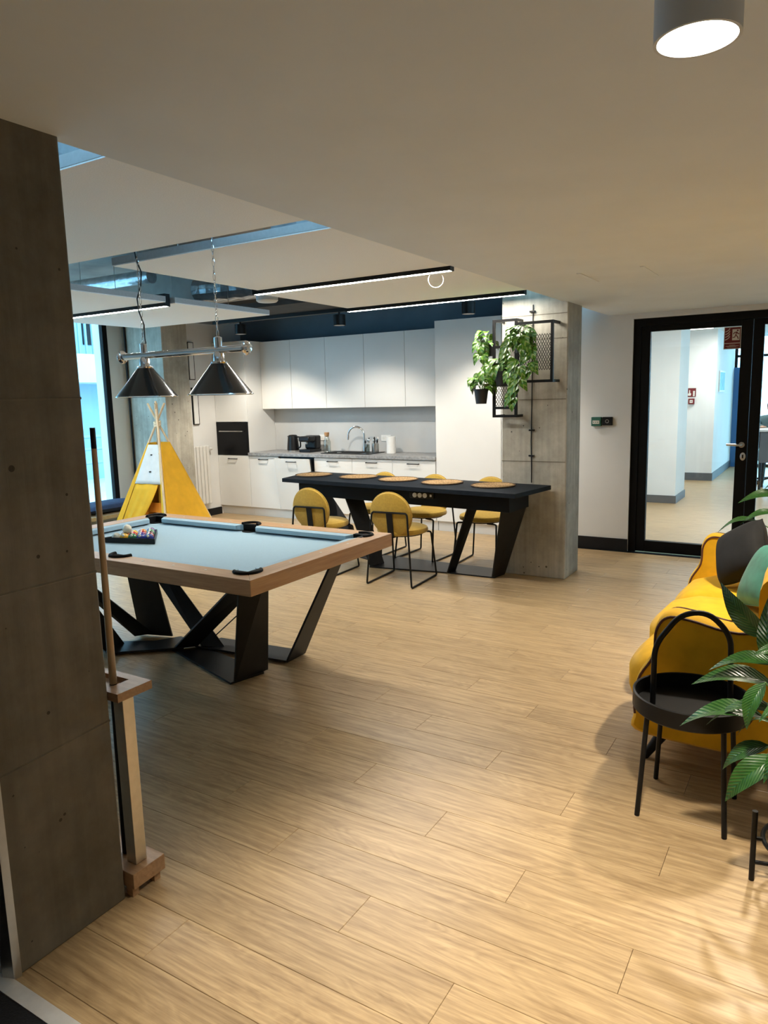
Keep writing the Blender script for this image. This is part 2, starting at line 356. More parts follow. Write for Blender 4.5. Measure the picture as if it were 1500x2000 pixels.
# floor mat and its metal edge, near left
tag(box('entrance_mat', 'mat_black', (-3.2, 1.5, -1.5, 0.938, -0.0095, 0.003)), 'black entrance mat at the bottom left corner by the concrete pillar', 'mat')
M('trim_metal', (0.80, 0.80, 0.79), 0.45, 0.35, var=0.04, scale=30)
struct(box('trim_1', 'trim_metal', (-3.4, 1.58, 0.94, 0.984, -0.0095, 0.004)))

# --- walls
struct(box('wall_right', 'wall_white', (1.6, 1.75, -2.7, 7.47, 0, 2.6)))
struct(box('wall_rear', 'wall_white', (-3.5, 1.75, -2.75, -2.6, 0, 2.6)))
struct(box('wall_rear_left', 'wall_white', (-3.5, -3.4, -2.6, 0.95, 0, 2.6)))
struct(box('wall_near', 'cladding', (-8.2, -2.46, 0.985, 1.09, 0, 3.3)))
struct(box('wall_back', 'dark_paint', (-8.2, -2.0, 8.2, 8.35, 0, 3.3)))
struct(box('wall_left', 'wall_white', (-7.62, -7.44, 6.92, 8.2, 0, 3.2)))
box_ = MB().box(-8.2, -7.93, 6.25, 7.0, 0, 3.3).box(-8.2, -8.02, 1.0, 1.3, 0, 3.3).box(-8.2, -8.02, 1.3, 6.25, 0, 0.28).box(-8.2, -8.02, 1.3, 6.25, 2.95, 3.3)
struct(box_.build('wall_window_side', 'wall_white'))
# partition wall beside the door, recessed past the column, up to the slab
struct(box('wall_door_side', 'wall_white', (-2.62, -1.668, 7.39, 7.52, 0, 3.2)))
struct(box('wall_kitchen_side', 'wall_white', (-2.62, -2.5, 7.52, 8.2, 0, 3.2)))
struct(box('wall_above_door', 'wall_white', (-1.668, 1.6, 7.39, 7.52, 2.285, 2.6)))
struct(box('baseboard_door_side', 'baseboard_dark', (-2.62, -1.668, 7.372, 7.39, 0, 0.125)))
struct(box('baseboard_left', 'baseboard_dark', (-7.44, -7.42, 6.92, 7.6, 0, 0.10)))
# --- ceilings
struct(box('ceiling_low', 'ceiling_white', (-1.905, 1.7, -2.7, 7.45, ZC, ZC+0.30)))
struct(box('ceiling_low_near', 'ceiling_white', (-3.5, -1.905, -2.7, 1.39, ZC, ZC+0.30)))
struct(box('ceiling_high', 'slab_concrete', (-8.2, -1.85, 0.98, 6.05, 3.05, 3.25)))
struct(box('ceiling_kitchen', 'slab_dark', (-8.2, -1.85, 6.05, 8.35, 2.86, 3.25)))
struct(box('ceiling_beam', 'slab_concrete', (-8.0, -4.4, 5.75, 6.05, 2.66, 3.05)))
# small slots in the low ceiling
for k, x in enumerate((-1.392, -1.010)):
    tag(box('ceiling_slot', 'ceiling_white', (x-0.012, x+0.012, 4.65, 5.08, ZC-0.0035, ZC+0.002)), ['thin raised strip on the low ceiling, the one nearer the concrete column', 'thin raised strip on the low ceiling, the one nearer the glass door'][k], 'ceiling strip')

# --- near pillar and column
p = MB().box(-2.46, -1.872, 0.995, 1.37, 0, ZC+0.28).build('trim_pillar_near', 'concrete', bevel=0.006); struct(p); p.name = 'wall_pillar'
MB().add([(-1.872, 0.985, 0), (-1.866, 1.005, 0), (-1.866, 1.005, ZC), (-1.872, 0.985, ZC), (-1.905, 0.972, 0), (-1.905, 0.972, ZC), (-1.905, 0.99, 0), (-1.905, 0.99, ZC)],
    [(0, 1, 2, 3), (4, 0, 3, 5), (6, 4, 5, 7)]).build('corner_guard', 'steel', p, solid=0.003)
box('cladding_panel', 'cladding', (-2.46, -1.905, 0.978, 0.995, 0.0, ZC), p)
# casting joints on the pillar face
for z, dy in ((0.60, 0.02), (1.10, 0.0), (1.62, 0.0)):
    MB().add([(-1.8715, 1.0, z-0.004), (-1.8715, 1.369, z-0.004+dy), (-1.8715, 1.369, z+0.004+dy), (-1.8715, 1.0, z+0.004), (-1.8695, 1.0, z), (-1.8695, 1.369, z+dy)],
        [(0, 1, 5, 4), (4, 5, 2, 3)]).build('casting_joint', 'concrete', p)
col = MB().box(-2.458, -1.878, 6.012, 6.40, 0, 3.1).build('wall_column', 'concrete_pale', bevel=0.008); struct(col)
for z in (1.02, 1.55, 2.05, 2.25):
    MB().box(-2.456, -1.886, 6.0098, 6.0135, z-0.003, z+0.003).build('casting_joint', 'concrete', col)
lc = MB().box(-7.93, -7.2, 6.49, 6.92, 0, 3.1).build('wall_column_far', 'concrete_pale', bevel=0.008); struct(lc)
tag(MB().tube([(-7.86, 6.472, 0.28), (-7.86, 6.472, 3.0)], 0.014, 8).build('wall_pipe', 'black_metal', smooth=True), 'thin dark vertical pipe on the concrete column behind the yellow tent', 'pipe')

# --- window wall on the left
def window(n, y0, y1):
    wf = MB().box(-7.98, -7.92, y0, y0+0.075, 0.28, 2.95).box(-7.98, -7.92, y1-0.07, y1, 0.28, 2.95).box(-7.98, -7.92, y0+0.075, y1-0.07, 0.28, 0.35).box(-7.98, -7.92, y0+0.075, y1-0.07, 2.87, 2.95).build('window_%d' % n, 'black_frame')
    struct(wf); box('pane', 'glass', (-7.936, -7.924, y0+0.075, y1-0.07, 0.35, 2.87), wf)
window(1, 1.3, 2.9); window(2, 2.9, 4.5); window(3, 4.5, 6.25)
struct(box('window_sill', 'sill_wood', (-8.0, -7.35, 1.3, 6.24, 0.235, 0.28)))
# --- outdoors
struct(box('ground_outside', 'pavement', (-40, -8.2, -14, 40, -0.3, -0.05)))
fb = thing('apartment_building', 'pale blue building with a balcony seen through the left window', 'building', (-14.2, 12, -0.05))
box('wall', 'facade', (-15, -14, -6, 30, -0.05, 5.3), fb)
box('balcony_slab', 'pavement', (-14, -12.9, -6, 30, 2.05, 2.62), fb)
rl = MB().tube([(-12.95, -6, 3.55), (-12.95, 30, 3.55)], 0.035, 6).build('handrail', 'rail_paint', fb)
for k in range(60):
    y = 6.0+k*0.16
    box('baluster', 'rail_paint', (-12.97, -12.93, y, y+0.035, 2.62, 3.53), fb)
box('window', 'oven_glass', (-14.02, -13.98, 7.5, 9.2, 2.9, 5.2), fb); box('window', 'oven_glass', (-14.02, -13.98, 10.4, 12.0, 2.9, 5.2), fb)
fr = thing('street_railing', 'pale low railing outside on the white pavement, seen through the left window', 'railing', (-11.5, 8.6, -0.05))
for z in (0.55, 0.8, 1.02): MB().tube([(-11.5, 4, z), (-11.5, 14, z)], 0.03, 6).build('rail', 'rail_paint', fr)
for y in range(4, 15, 1): MB().tube([(-11.5, y, -0.05), (-11.5, y, 1.02)], 0.025, 6).build('post', 'rail_paint', fr)

# --- glass door to the corridor
DY0, DY1 = 7.425, 7.485
df = MB().box(-1.668, -1.60, DY0-0.01, DY1+0.02, 0, 2.283).box(-1.60, 1.58, DY0-0.01, DY1+0.02, 2.215, 2.283).box(1.5, 1.58, DY0-0.01, DY1+0.02, 0, 2.215).build('trim_door_frame', 'black_frame'); struct(df)
def door(n, x0, x1, sl, sr):
    d = MB().box(x0, x0+sl, DY0, DY1, 0.006, 2.213).box(x1-sr, x1, DY0, DY1, 0.006, 2.213).box(x0+sl, x1-sr, DY0, DY1, 0.006, 0.118).box(x0+sl, x1-sr, DY0, DY1, 2.16, 2.213).build('door_%d' % n, 'black_frame', bevel=0.003)
    struct(d); box('pane', 'glass', (x0+sl, x1-sr, DY0+0.025, DY1-0.025, 0.118, 2.16), d); return d
d1 = door(1, -1.598, -0.632, 0.085, 0.095); d2 = door(2, -0.628, 0.38, 0.088, 0.088)
hd = MB().cyl((-0.678, DY0-0.006, 1.085), (-0.678, DY0+0.002, 1.085), 0.026, n=16).tube(round_path([(-0.678, DY0, 1.085), (-0.678, DY0-0.055, 1.085), (-0.80, DY0-0.055, 1.088)], 0.02), 0.010, 8).build('door_handle', 'steel', d1, smooth=True)
MB().sphere((-0.664, DY0-0.001, 0.978), 0.03, 14, 8, (0.8, 0.2, 1.25)).build('lock_cover', 'steel', d1, smooth=True)
MB().box(-0.670, -0.658, DY0-0.009, DY0-0.006, 0.962, 0.995).build('keyhole', 'black_metal', d1)

# --- corridor beyond the door
struct(box('floor_corridor', 'floor_wood', (-2.62, 4.0, 7.52, 16.68, -0.08, -0.001)))
struct(box('ceiling_corridor', 'wall_white', (-2.62, 4.0, 7.52, 16.68, 2.62, 2.8)))
struct(box('wall_corridor_left', 'wall_white', (-2.62, -2.5, 8.36, 13.85, 0, 2.62)))
struct(box('wall_corridor_pillar', 'wall_white', (-2.49, -1.815, 10.88, 11.63, 0, 2.62)))
struct(MB().box(-2.49, -1.80, 10.865, 10.88, 0, 0.11).box(-1.815, -1.80, 10.88, 11.64, 0, 0.11).build('baseboard_corridor_pillar', 'baseboard_grey'))
struct(box('wall_corridor_facing', 'wall_white', (-2.62, -1.72, 13.86, 16.55, 0, 2.62)))
struct(MB().box(-2.49, -1.705, 13.845, 13.86, 0, 0.135).build('baseboard_corridor_facing', 'baseboard_grey'))
struct(MB().box(-1.72, -1.705, 13.86, 16.55, 0, 0.135).build('baseboard_corridor_side', 'baseboard_grey'))
struct(box('wall_corridor_blue', 'blue_wall', (-1.72, -1.30, 16.55, 16.65, 0, 2.02)))
struct(box('wall_office_right', 'wall_white', (3.9, 4.0, 7.52, 16.68, 0, 2.8)))
wf = MB()
for x in (-1.72, -1.30, -0.80, 0.4, 1.6, 2.8, 3.85): wf.box(x, x+0.055, 16.57, 16.65, 0.0 if x > -1.5 else 2.02, 2.62)
wf.box(-1.72, 3.9, 16.57, 16.65, 2.22, 2.27).box(-1.30, 3.9, 16.57, 16.65, 0, 0.06)
wf = wf.build('window_4', 'black_frame'); struct(wf); box('pane', 'glass', (-1.70, 3.9, 16.605, 16.615, 0.05, 2.62), wf)
struct(box('ground_office_side', 'pavement', (-8, 14, 16.7, 40, -0.3, -0.05)))
cl = thing('corridor_ceiling_lamp', 'white flat ceiling lamp in the corridor behind the glass door', 'ceiling lamp', (-1.95, 12.7, 2.55))
box('housing', 'lamp_white', (-2.25, -1.65, 12.4, 13.0, 2.57, 2.62), cl); box('diffuser', 'glow_panel', (-2.22, -1.68, 12.43, 12.97, 2.562, 2.57), cl)
cl = thing('corridor_ceiling_lamp', 'white flat ceiling lamp on the corridor ceiling just behind the glass door frame', 'ceiling lamp', (-1.0, 9.3, 2.55))
box('housing', 'lamp_white', (-1.3, -0.7, 9.0, 9.6, 2.57, 2.62), cl); box('diffuser', 'glow_panel', (-1.27, -0.73, 9.03, 9.57, 2.562, 2.57), cl)
light('corridor_light', 'AREA', (-1.0, 9.3, 2.55), 42, (1, 0.96, 0.9), 0.55)
light('corridor_light_far', 'AREA', (-1.2, 13.2, 2.55), 24, (1, 0.97, 0.93), 0.55)

# ================================================================== HANGING PANELS AND LIGHT BARS
def raft(label, x0, x1, y0, y1, z=2.42, t=0.048):
    r = thing('acoustic_panel', label, 'ceiling panel', ((x0+x1)/2, (y0+y1)/2, z), group='white acoustic ceiling panels')
    MB().box(x0+0.002, x1-0.002, y0+0.002, y1-0.002, z, z+0.006).build('face', 'panel_felt', r)
    MB().box(x0, x1, y0, y1, z+0.0061, z+t).build('edge', 'panel_edge', r)
    for x in (x0+0.3, x1-0.3):
        for y in (y0+0.25, y1-0.25): MB().tube([(x, y, z+t), (x, y, 3.049)], 0.0025, 5).build('suspension_wire', 'steel', r)
raft('white acoustic panel nearest the camera, beside the concrete pillar', -3.95, -1.95, 1.73, 2.83)
raft('white acoustic panel above the pool table, before the first light bar', -3.74, -1.95, 3.03, 4.34)
raft('white acoustic panel with a thin ring on it, between the two light bars', -3.86, -1.95, 4.41, 5.72)
raft('white acoustic panel on the left behind the lamp chain, nearer half', -6.60, -4.73, 3.42, 4.34)
raft('white acoustic panel at the left window, farther half behind the light bar', -6.55, -4.72, 4.43, 5.64)
rgv = V3((0.85, 0.53, 0)).normalized(); rgc = V3((-2.285, 4.445, 2.362))
rg = thing('ceiling_ring', 'thin white ring hanging under the acoustic panel between the light bars', 'ring', rgc)
MB().tube([rgc+rgv*0.05*math.cos(2*PI*i/32)+V3((0, 0, 0.05*math.sin(2*PI*i/32))) for i in range(32)], 0.0019, 6, closed=True).build('ring', 'paper', rg, smooth=True)
MB().tube([rgc+V3((0, 0, 0.05)), rgc+V3((0, 0, 0.058))], 0.003, 6).build('hook', 'paper', rg)
def bar(label, x0, x1, y, z=2.395):
    b = thing('light_bar', label, 'light bar', ((x0+x1)/2, y, z), group='linear ceiling lights')
    MB().box(x0, x1, y-0.028, y+0.028, z+0.014, z+0.10).box(x0, x1, y-0.028, y-0.0225, z-0.001, z+0.014).box(x0, x1, y+0.0225, y+0.028, z-0.001, z+0.014).box(x0, x0+0.012, y-0.0225, y+0.0225, z-0.001, z+0.014).box(x1-0.012, x1, y-0.0225, y+0.0225, z-0.001, z+0.014).build('profile', 'black_metal', b)
    box('diffuser', 'glow_bar', (x0+0.012, x1-0.012, y-0.0225, y+0.0225, z, z+0.0138), b)
    for x in (x0+0.3, x1-0.3): MB().tube([(x, y, z+0.10), (x, y, 2.9)], 0.002, 5).build('suspension_wire', 'steel', b)
bar('long glowing light bar nearer the camera above the dining area', -3.80, -2.13, 4.375)
bar('long glowing light bar reaching the concrete column by the kitchen', -3.90, -2.16, 5.78)
bar('glowing light bar on the left between the window side panels', -6.4, -4.76, 4.385)
# foil ducts, pipe, black raft
for lab, pts, r in (('silver foil duct above the nearest ceiling panel', [(-2.75, 1.5, 2.72), (-2.75, 2.75, 2.72)], 0.17),
                    ('silver foil duct showing in the gap between the two near panels', [(-2.9, 3.55, 2.70), (-1.95, 4.05, 2.72)], 0.16),
                    ('silver foil duct behind the chains of the pool table lamp', [(-5.55, 5.55, 2.72), (-4.2, 5.6, 2.70)], 0.12)):
    a, b = V3(pts[0]), V3(pts[1]); tag(MB().tube([a.lerp(b, t/14) for t in range(15)], [r*(1+0.05*(-1)**i) for i in range(15)], 18).build('foil_duct', 'foil', smooth=False), lab, 'duct')
tag(MB().tube([(-7.9, 5.2, 2.86), (-5.9, 5.25, 2.86)], 0.07, 14).build('ceiling_pipe', 'foil', smooth=True), 'pale pipe under the ceiling at the upper left', 'pipe')
tag(box('ceiling_raft', 'slab_dark', (-6.9, -4.25, 6.15, 7.15, 2.585, 2.64)), 'flat black raft under the kitchen ceiling', 'ceiling panel')
ap = thing('wireless_box', 'small white device hanging by the end of a light bar', 'device', (-4.02, 4.78, 2.40))
MB().lathe([(0.075, 0), (0.09, 0.012), (0.09, 0.055), (0.07, 0.062)], (-4.02, 4.78, 2.40), 24).build('housing', 'lamp_white', ap, smooth=True)
MB().tube([(-4.02, 4.78, 2.46), (-4.02, 4.78, 3.05)], 0.004, 6).build('rod', 'steel', ap)
# kitchen spotlights on a black track
tr = tag(box('spot_track', 'black_metal', (-6.6, -2.7, 6.785, 6.815, 2.545, 2.585)), 'black lighting track along the kitchen', 'track')
def kspot(label, x, tgt, en=62):
    s = thing('ceiling_spot', label, 'spotlight', (x, 6.8, 2.40), group='black cylinder spotlights by the kitchen')
    MB().lathe([(0.060, 0), (0.068, 0.0), (0.068, 0.115), (0.0, 0.115)], (x, 6.8, 2.40), 24, cap=False).build('can', 'black_metal', s, smooth=True)
    MB().lathe([(0.0, 0.015), (0.06, 0.015), (0.06, 0.02), (0, 0.02)], (x, 6.8, 2.40), 20, cap=False).build('lens', 'bulb', s)
    MB().tube([(x, 6.8, 2.51), (x, 6.8, 2.55)], 0.01, 8).build('stem', 'black_metal', s)
    l = light('kitchen_spot_light', 'SPOT', (x, 6.8, 2.395), en, NEUT, 0.05, tgt, 110, 0.6); l.parent = s; l.matrix_parent_inverse = Matrix.Translation(-V3(s.location))
kspot('black cylinder spotlight above the tall oven cabinet', -6.16, (-6.5, 7.5, 0.3), 95)
kspot('black cylinder spotlight above the wall cupboards and sink', -4.70, (-4.9, 7.55, 0.3))
kspot('black cylinder spotlight beside the concrete column', -3.135, (-3.2, 7.3, 0.3))

# downlights on the low ceiling
def downlight(label, x, y, energy, cone=100):
    d = thing('ceiling_downlight', label, 'ceiling lamp', (x, y, ZC-0.115), group='white cylinder downlights on the low ceiling')
    r = 0.0745
    MB().lathe([(r-0.006, 0.012), (r-0.006, 0), (r, 0), (r, 0.115), (0.0, 0.115)], (x, y, ZC-0.115), 40, cap=False).build('cylinder', 'lamp_white', d, smooth=True)
    MB().lathe([(0.0, 0.012), (r-0.006, 0.012), (r-0.006, 0.016), (0, 0.016)], (x, y, ZC-0.115), 40, cap=False).build('diffuser', 'glow_disc', d)
    l = light('downlight_beam', 'SPOT', (x, y, ZC-0.12), energy, WARM, 0.07, (x, y, 0), cone, 0.5); l.parent = d; l.matrix_parent_inverse = Matrix.Translation(-V3(d.location))
downlight('white cylinder downlight at the top right corner of the view', -0.244, 1.511, 210, 80)
downlight('white cylinder downlight over the yellow sofa', -0.10, 4.05, 150, 112)
downlight('white cylinder downlight on the low ceiling farthest from the glass door', -0.2, -1.2, 110, 90)

# ================================================================== KITCHEN
KY = 7.60
def handle(parent, x, z, y):
    MB().tube(round_path([(x-0.075, y, z), (x-0.075, y-0.032, z), (x+0.075, y-0.032, z), (x+0.075, y, z)], 0.008, 3), 0.006, 8).build('handle', 'black_metal', parent, smooth=True)
def cab(name, label, x0, x1, z0, z1, y0, y1, doors, hz=None, group=None, plinth=False):
    c = thing(name, label, 'cabinet', ((x0+x1)/2, (y0+y1)/2, 0 if plinth else z0), group=group)
    box('body', 'cab_white', (x0+0.001, x1-0.001, y0+0.02, y1, z0, z1), c)
    if plinth: box('plinth', 'cab_white', (x0, x1, y0+0.05, y1, 0.0, z0-0.002), c)
    for (a, b, za, zb) in doors:
        d = MB().box(a+0.002, b-0.002, y0, y0+0.019, za+0.002, zb-0.002).build('door', 'cab_white', c, bevel=0.0015)
        if hz: handle(d, (a+b)/2, hz, y0)
    return c
BX = [-6.85, -6.33, -5.73, -5.134, -4.538, -3.945]
ov = cab('oven_cabinet', 'tall white cabinet with a built-in black oven at the left end of the kitchen', -7.438, -6.852, 0.125, 2.41, KY, 8.19, [(-7.438, -6.852, 0.125, 0.845), (-7.438, -6.852, 1.315, 2.41)], None, plinth=True)
handle([o for o in ov.children if o.name.startswith('door')][0], -7.15, 0.80, KY)
oven = thing('built_in_oven', 'black built-in oven in the tall white cabinet', 'oven', (-7.145, 7.7, 0.85))
box('front', 'oven_glass', (-7.435, -6.855, KY-0.004, KY+0.018, 0.853, 1.31), oven, bevel=0.002)
MB().tube(round_path([(-7.36, KY, 1.185), (-7.36, KY-0.035, 1.185), (-6.93, KY-0.035, 1.185), (-6.93, KY, 1.185)], 0.01, 3), 0.007, 8).build('handle', 'steel', oven, smooth=True)
blab = ['white base cabinet with black handle beside the oven cabinet', None, 'white base cabinet with black handle under the black sink, next to the open dishwasher', 'white base cabinet with black handle second from the tall plain cabinet', 'white base cabinet with black handle touching the tall plain cabinet']
for i in range(5):
    a, b = BX[i], BX[i+1]
    if i == 1: continue
    cab('base_cabinet', blab[i], a, b, 0.125, 0.846, KY, 8.19, [(a, b, 0.125, 0.842)], 0.80, 'white base cabinets', True)
dw = thing('dishwasher', 'dishwasher with its white front tilted ajar and a black edge showing', 'dishwasher', (-6.03, 7.9, 0))
box('body', 'black_plastic', (-6.325, -5.735, KY+0.03, 8.19, 0.125, 0.843), dw); box('plinth', 'cab_white', (-6.33, -5.73, KY+0.05, 8.19, 0, 0.123), dw)
ty = 0.105; zt = 0.125+0.713
dd = MB().hexa([(-6.325, KY-0.0, 0.127), (-5.737, KY-0.0, 0.127), (-5.737, KY+0.019, 0.127), (-6.325, KY+0.019, 0.127), (-6.325, KY-ty, zt-0.01), (-5.737, KY-ty, zt-0.01), (-5.737, KY-ty+0.019, zt-0.008), (-6.325, KY-ty+0.019, zt-0.008)]).build('door', 'cab_white', dw, bevel=0.0015)
MB().hexa([(-6.315, KY+0.02, 0.14), (-5.747, KY+0.02, 0.14), (-5.747, KY+0.045, 0.14), (-6.315, KY+0.045, 0.14), (-6.315, KY-ty+0.02, zt-0.012), (-5.747, KY-ty+0.02, zt-0.012), (-5.747, KY-ty+0.06, zt-0.010), (-6.315, KY-ty+0.06, zt-0.010)]).build('inner_door', 'black_plastic', dd)
handle(dd, -6.03, 0.79, KY-ty*0.93)
# wall cupboards
UX = [-6.85, -6.316, -5.734, -5.124, -4.524, -3.935]; UY = 7.93
ulab = ['white wall cupboard touching the tall oven cabinet', 'white wall cupboard second from the oven cabinet', 'white wall cupboard in the middle of the row of five', 'white wall cupboard second from the tall plain cabinet', 'white wall cupboard touching the tall plain cabinet']
for i in range(5): cab('wall_cupboard', ulab[i], UX[i], UX[i+1], 1.483, 2.405, UY, 8.195, [(UX[i], UX[i+1], 1.478, 2.405)], None, 'white wall cupboards')
cab('tall_cabinet', 'tall plain white cabinet at the right end of the kitchen beside the column', -3.935, -3.115, 0.125, 2.452, KY, 8.19, [(-3.935, -3.115, 0.125, 2.452)], None, plinth=True)
cab('end_filler', 'narrow white end cabinet partly behind the concrete column', -3.112, -2.63, 0.125, 2.452, KY, 8.19, [(-3.112, -3.04, 0.125, 2.452), (-3.038, -2.63, 0.125, 2.452)], None, plinth=True)
tag(MB().box(-6.85, -3.94, KY-0.025, 8.19, 0.850, 0.890).build('worktop', 'worktop', bevel=0.003), 'grey stone-look kitchen worktop', 'worktop')
tag(box('backsplash', 'splash_grey', (-6.85, -3.94, 8.185, 8.198, 0.891, 1.477)), 'smooth grey backsplash under the wall cupboards', 'backsplash')
# worktop things (top z .89)
WZ = 0.891
k = thing('kettle', 'black electric kettle on the worktop', 'kettle', (-6.33, 7.93, WZ))
MB().lathe([(0.085, 0.022), (0.083, 0.06), (0.072, 0.17), (0.066, 0.215), (0.05, 0.228), (0.0, 0.232)], (-6.33, 7.93, WZ), 24).build('body', 'black_plastic', k, smooth=True)
MB().lathe([(0.078, 0), (0.08, 0.018), (0.06, 0.021)], (-6.33, 7.93, WZ), 24).build('base', 'steel', k, smooth=True)
MB().tube(round_path([(-6.258, 7.93, WZ+0.20), (-6.20, 7.93, WZ+0.20), (-6.20, 7.93, WZ+0.06), (-6.25, 7.93, WZ+0.05)], 0.02), 0.010, 8).build('handle', 'black_plastic', k, smooth=True)
MB().add([(-6.395, 7.905, WZ+0.20), (-6.43, 7.93, WZ+0.215), (-6.395, 7.955, WZ+0.20), (-6.395, 7.93, WZ+0.15)], [(0, 1, 3), (1, 2, 3), (0, 2, 1), (0, 3, 2)]).build('spout', 'black_plastic', k)
cm = thing('coffee_machine', 'black coffee machine on the worktop beside the kettle', 'coffee machine', (-6.04, 7.93, WZ))
MB().prism([(-6.13, 7.80), (-5.94, 7.80), (-5.94, 8.06), (-6.13, 8.06)], WZ, WZ+0.04).build('drip_tray', 'black_plastic', cm, bevel=0.008)
MB().box(-6.13, -5.94, 7.93, 8.06, WZ+0.04, WZ+0.22).build('body', 'black_plastic', cm, bevel=0.02)
MB().box(-6.14, -5.95, 7.80, 7.98, WZ+0.14, WZ+0.215).build('head', 'black_plastic', cm, bevel=0.022)
MB().cyl((-6.035, 7.85, WZ+0.11), (-6.035, 7.85, WZ+0.145), 0.018).build('nozzle', 'steel', cm)
bt = thing('carafe', 'clear glass carafe with a cork stopper by the sink', 'carafe', (-5.75, 7.93, WZ))
MB().lathe([(0.045, 0), (0.05, 0.01), (0.05, 0.14), (0.03, 0.19), (0.028, 0.225)], (-5.75, 7.93, WZ), 22, cap=False).build('body', 'glass_bottle', bt, smooth=True)
MB().lathe([(0.024, 0.205), (0.032, 0.228), (0.034, 0.265), (0.0, 0.266)], (-5.75, 7.93, WZ), 18).build('stopper', 'cork', bt, smooth=True)
sk = thing('sink', 'black sink set into the grey worktop', 'sink', (-5.45, 7.85, WZ))
MB().box(-5.68, -4.93, 7.68, 8.08, WZ, WZ+0.008).build('rim', 'black_plastic', sk, bevel=0.004)
MB().box(-5.50, -5.1, 7.72, 8.02, WZ+0.0081, WZ+0.0095).build('bowl', 'rubber', sk)
for i in range(6): box('drainer_rib', 'black_plastic', (-5.66+i*0.026, -5.652+i*0.026, 7.74, 8.0, WZ+0.0081, WZ+0.013), sk)
MB().lathe([(0.03, 0.0095), (0.03, 0.014), (0, 0.015)], (-5.45, 7.78, WZ), 16).build('drain_cap', 'steel', sk)
fc = thing('faucet', 'chrome faucet with a high curved spout at the black sink', 'faucet', (-5.20, 8.02, WZ))
fx = -5.22; fy = 8.04
MB().tube([(fx, fy, WZ+0.008), (fx, fy, WZ+0.22)]+[(fx-0.115+0.115*math.cos(a), fy-0.02*(1-math.cos(a)), WZ+0.22+0.115*math.sin(a)) for a in [PI*t/12*1.05 for t in range(1, 13)]]+[(fx-0.236, fy-0.04, WZ+0.165)], 0.0125, 10).build('spout', 'chrome', fc, smooth=True)
MB().cyl((fx, fy, WZ+0.008), (fx, fy, WZ+0.075), 0.024, 0.021, 16).build('base', 'chrome', fc, smooth=True)
MB().tube([(fx+0.02, fy, WZ+0.055), (fx+0.05, fy-0.01, WZ+0.075), (fx+0.055, fy-0.012, WZ+0.11)], 0.009, 8).build('lever', 'chrome', fc, smooth=True)
def holder(label, x, r, h, mat, n, seed):
    c = thing('cutlery_holder', label, 'holder', (x, 7.97, WZ+0.008)); rnd = random.Random(seed)
    MB().lathe([(r*0.95, 0), (r, 0.005), (r, h), (r-0.004, h), (r-0.004, 0.01), (0, 0.01)], (x, 7.97, WZ+0.008), 22, cap=False).build('cup', mat, c, smooth=True)
    for i in range(n):
        a = rnd.random()*6.28; q = rnd.random()*r*0.7; bx, by = x+q*math.cos(a), 7.97+q*math.sin(a); tx, ty_ = bx+0.3*(bx-x), by+0.3*(by-7.97); hh = h+0.05+rnd.random()*0.05
        MB().tube([(bx, by, WZ+0.02), (tx, ty_, WZ+hh-0.04)], 0.004, 6).sphere((tx, ty_, WZ+hh-0.015), 0.014, 8, 6, (0.9, 0.3, 1.6)).build('utensil', ['black_plastic', 'steel'][i % 2], c, smooth=True)
holder('clear glass with teaspoons beside the steel cutlery cup', -5.135, 0.035, 0.10, 'glass_bottle', 4, 1)
holder('steel cutlery cup full of utensils on the worktop', -5.01, 0.045, 0.115, 'steel', 8, 2)
tag(MB().lathe([(0.02, 0.0), (0.06, 0.0), (0.06, 0.215), (0.02, 0.215), (0.02, 0)], (-4.77, 7.97, WZ), 28, cap=False).build('paper_roll', 'paper', smooth=True), 'white kitchen paper roll standing on the worktop', 'paper roll')
for lab, x in (('white wall socket plate behind the coffee machine', -5.98), ('white wall socket plate beside the paper roll', -4.97)):
    s = thing('wall_socket', lab, 'socket', (x, 8.18, 1.03)); box('plate', 'cab_white', (x-0.075, x+0.075, 8.174, 8.184, 1.03, 1.11), s, bevel=0.003)
    for q in (-0.036, 0.036): MB().cyl((x+q, 8.172, 1.07), (x+q, 8.175, 1.07), 0.02, n=14).build('outlet', 'radiator', s)

# ------------------------------------------------------------------ left wall things
rd = thing('radiator', 'white ribbed radiator on the wall behind the yellow tent', 'radiator', (-7.39, 7.15, 0.18))
for i in range(6): MB().box(-7.425, -7.34, 6.97+i*0.064, 6.97+i*0.064+0.054, 0.19, 1.0).build('fin', 'radiator', rd, bevel=0.012)
MB().tube([(-7.39, 6.96, 0.24), (-7.39, 7.36, 0.24)], 0.016, 8).tube([(-7.39, 6.96, 0.95), (-7.39, 7.36, 0.95)], 0.016, 8).build('header', 'radiator', rd, smooth=True)
MB().cyl((-7.39, 7.36, 0.95), (-7.39, 7.43, 0.95), 0.024, 0.02, 14).build('valve', 'radiator', rd, smooth=True)
MB().tube([(-7.44, 7.05, 0.5), (-7.40, 7.05, 0.5)], 0.01).tube([(-7.44, 7.25, 0.5), (-7.40, 7.25, 0.5)], 0.01).build('bracket', 'radiator', rd)
for lab, z0, z1, y in (('slim white wall panel with dark edge, upper of two by the column', 1.90, 2.40, 7.16), ('slim white wall panel with dark edge, lower of two above the radiator', 1.295, 1.795, 7.19)):
    t = thing('wall_panel', lab, 'wall panel', (-7.43, y, z0), group='slim wall panels')
    box('back', 'black_frame', (-7.44, -7.415, y-0.03, y+0.075, z0, z1), t); box('front', 'cab_white', (-7.415, -7.405, y-0.025, y+0.055, z0+0.01, z1-0.01), t)
cu = thing('window_cushion', 'dark navy seat cushion on the window sill beside the yellow tent', 'cushion', (-7.65, 5.85, 0.28))
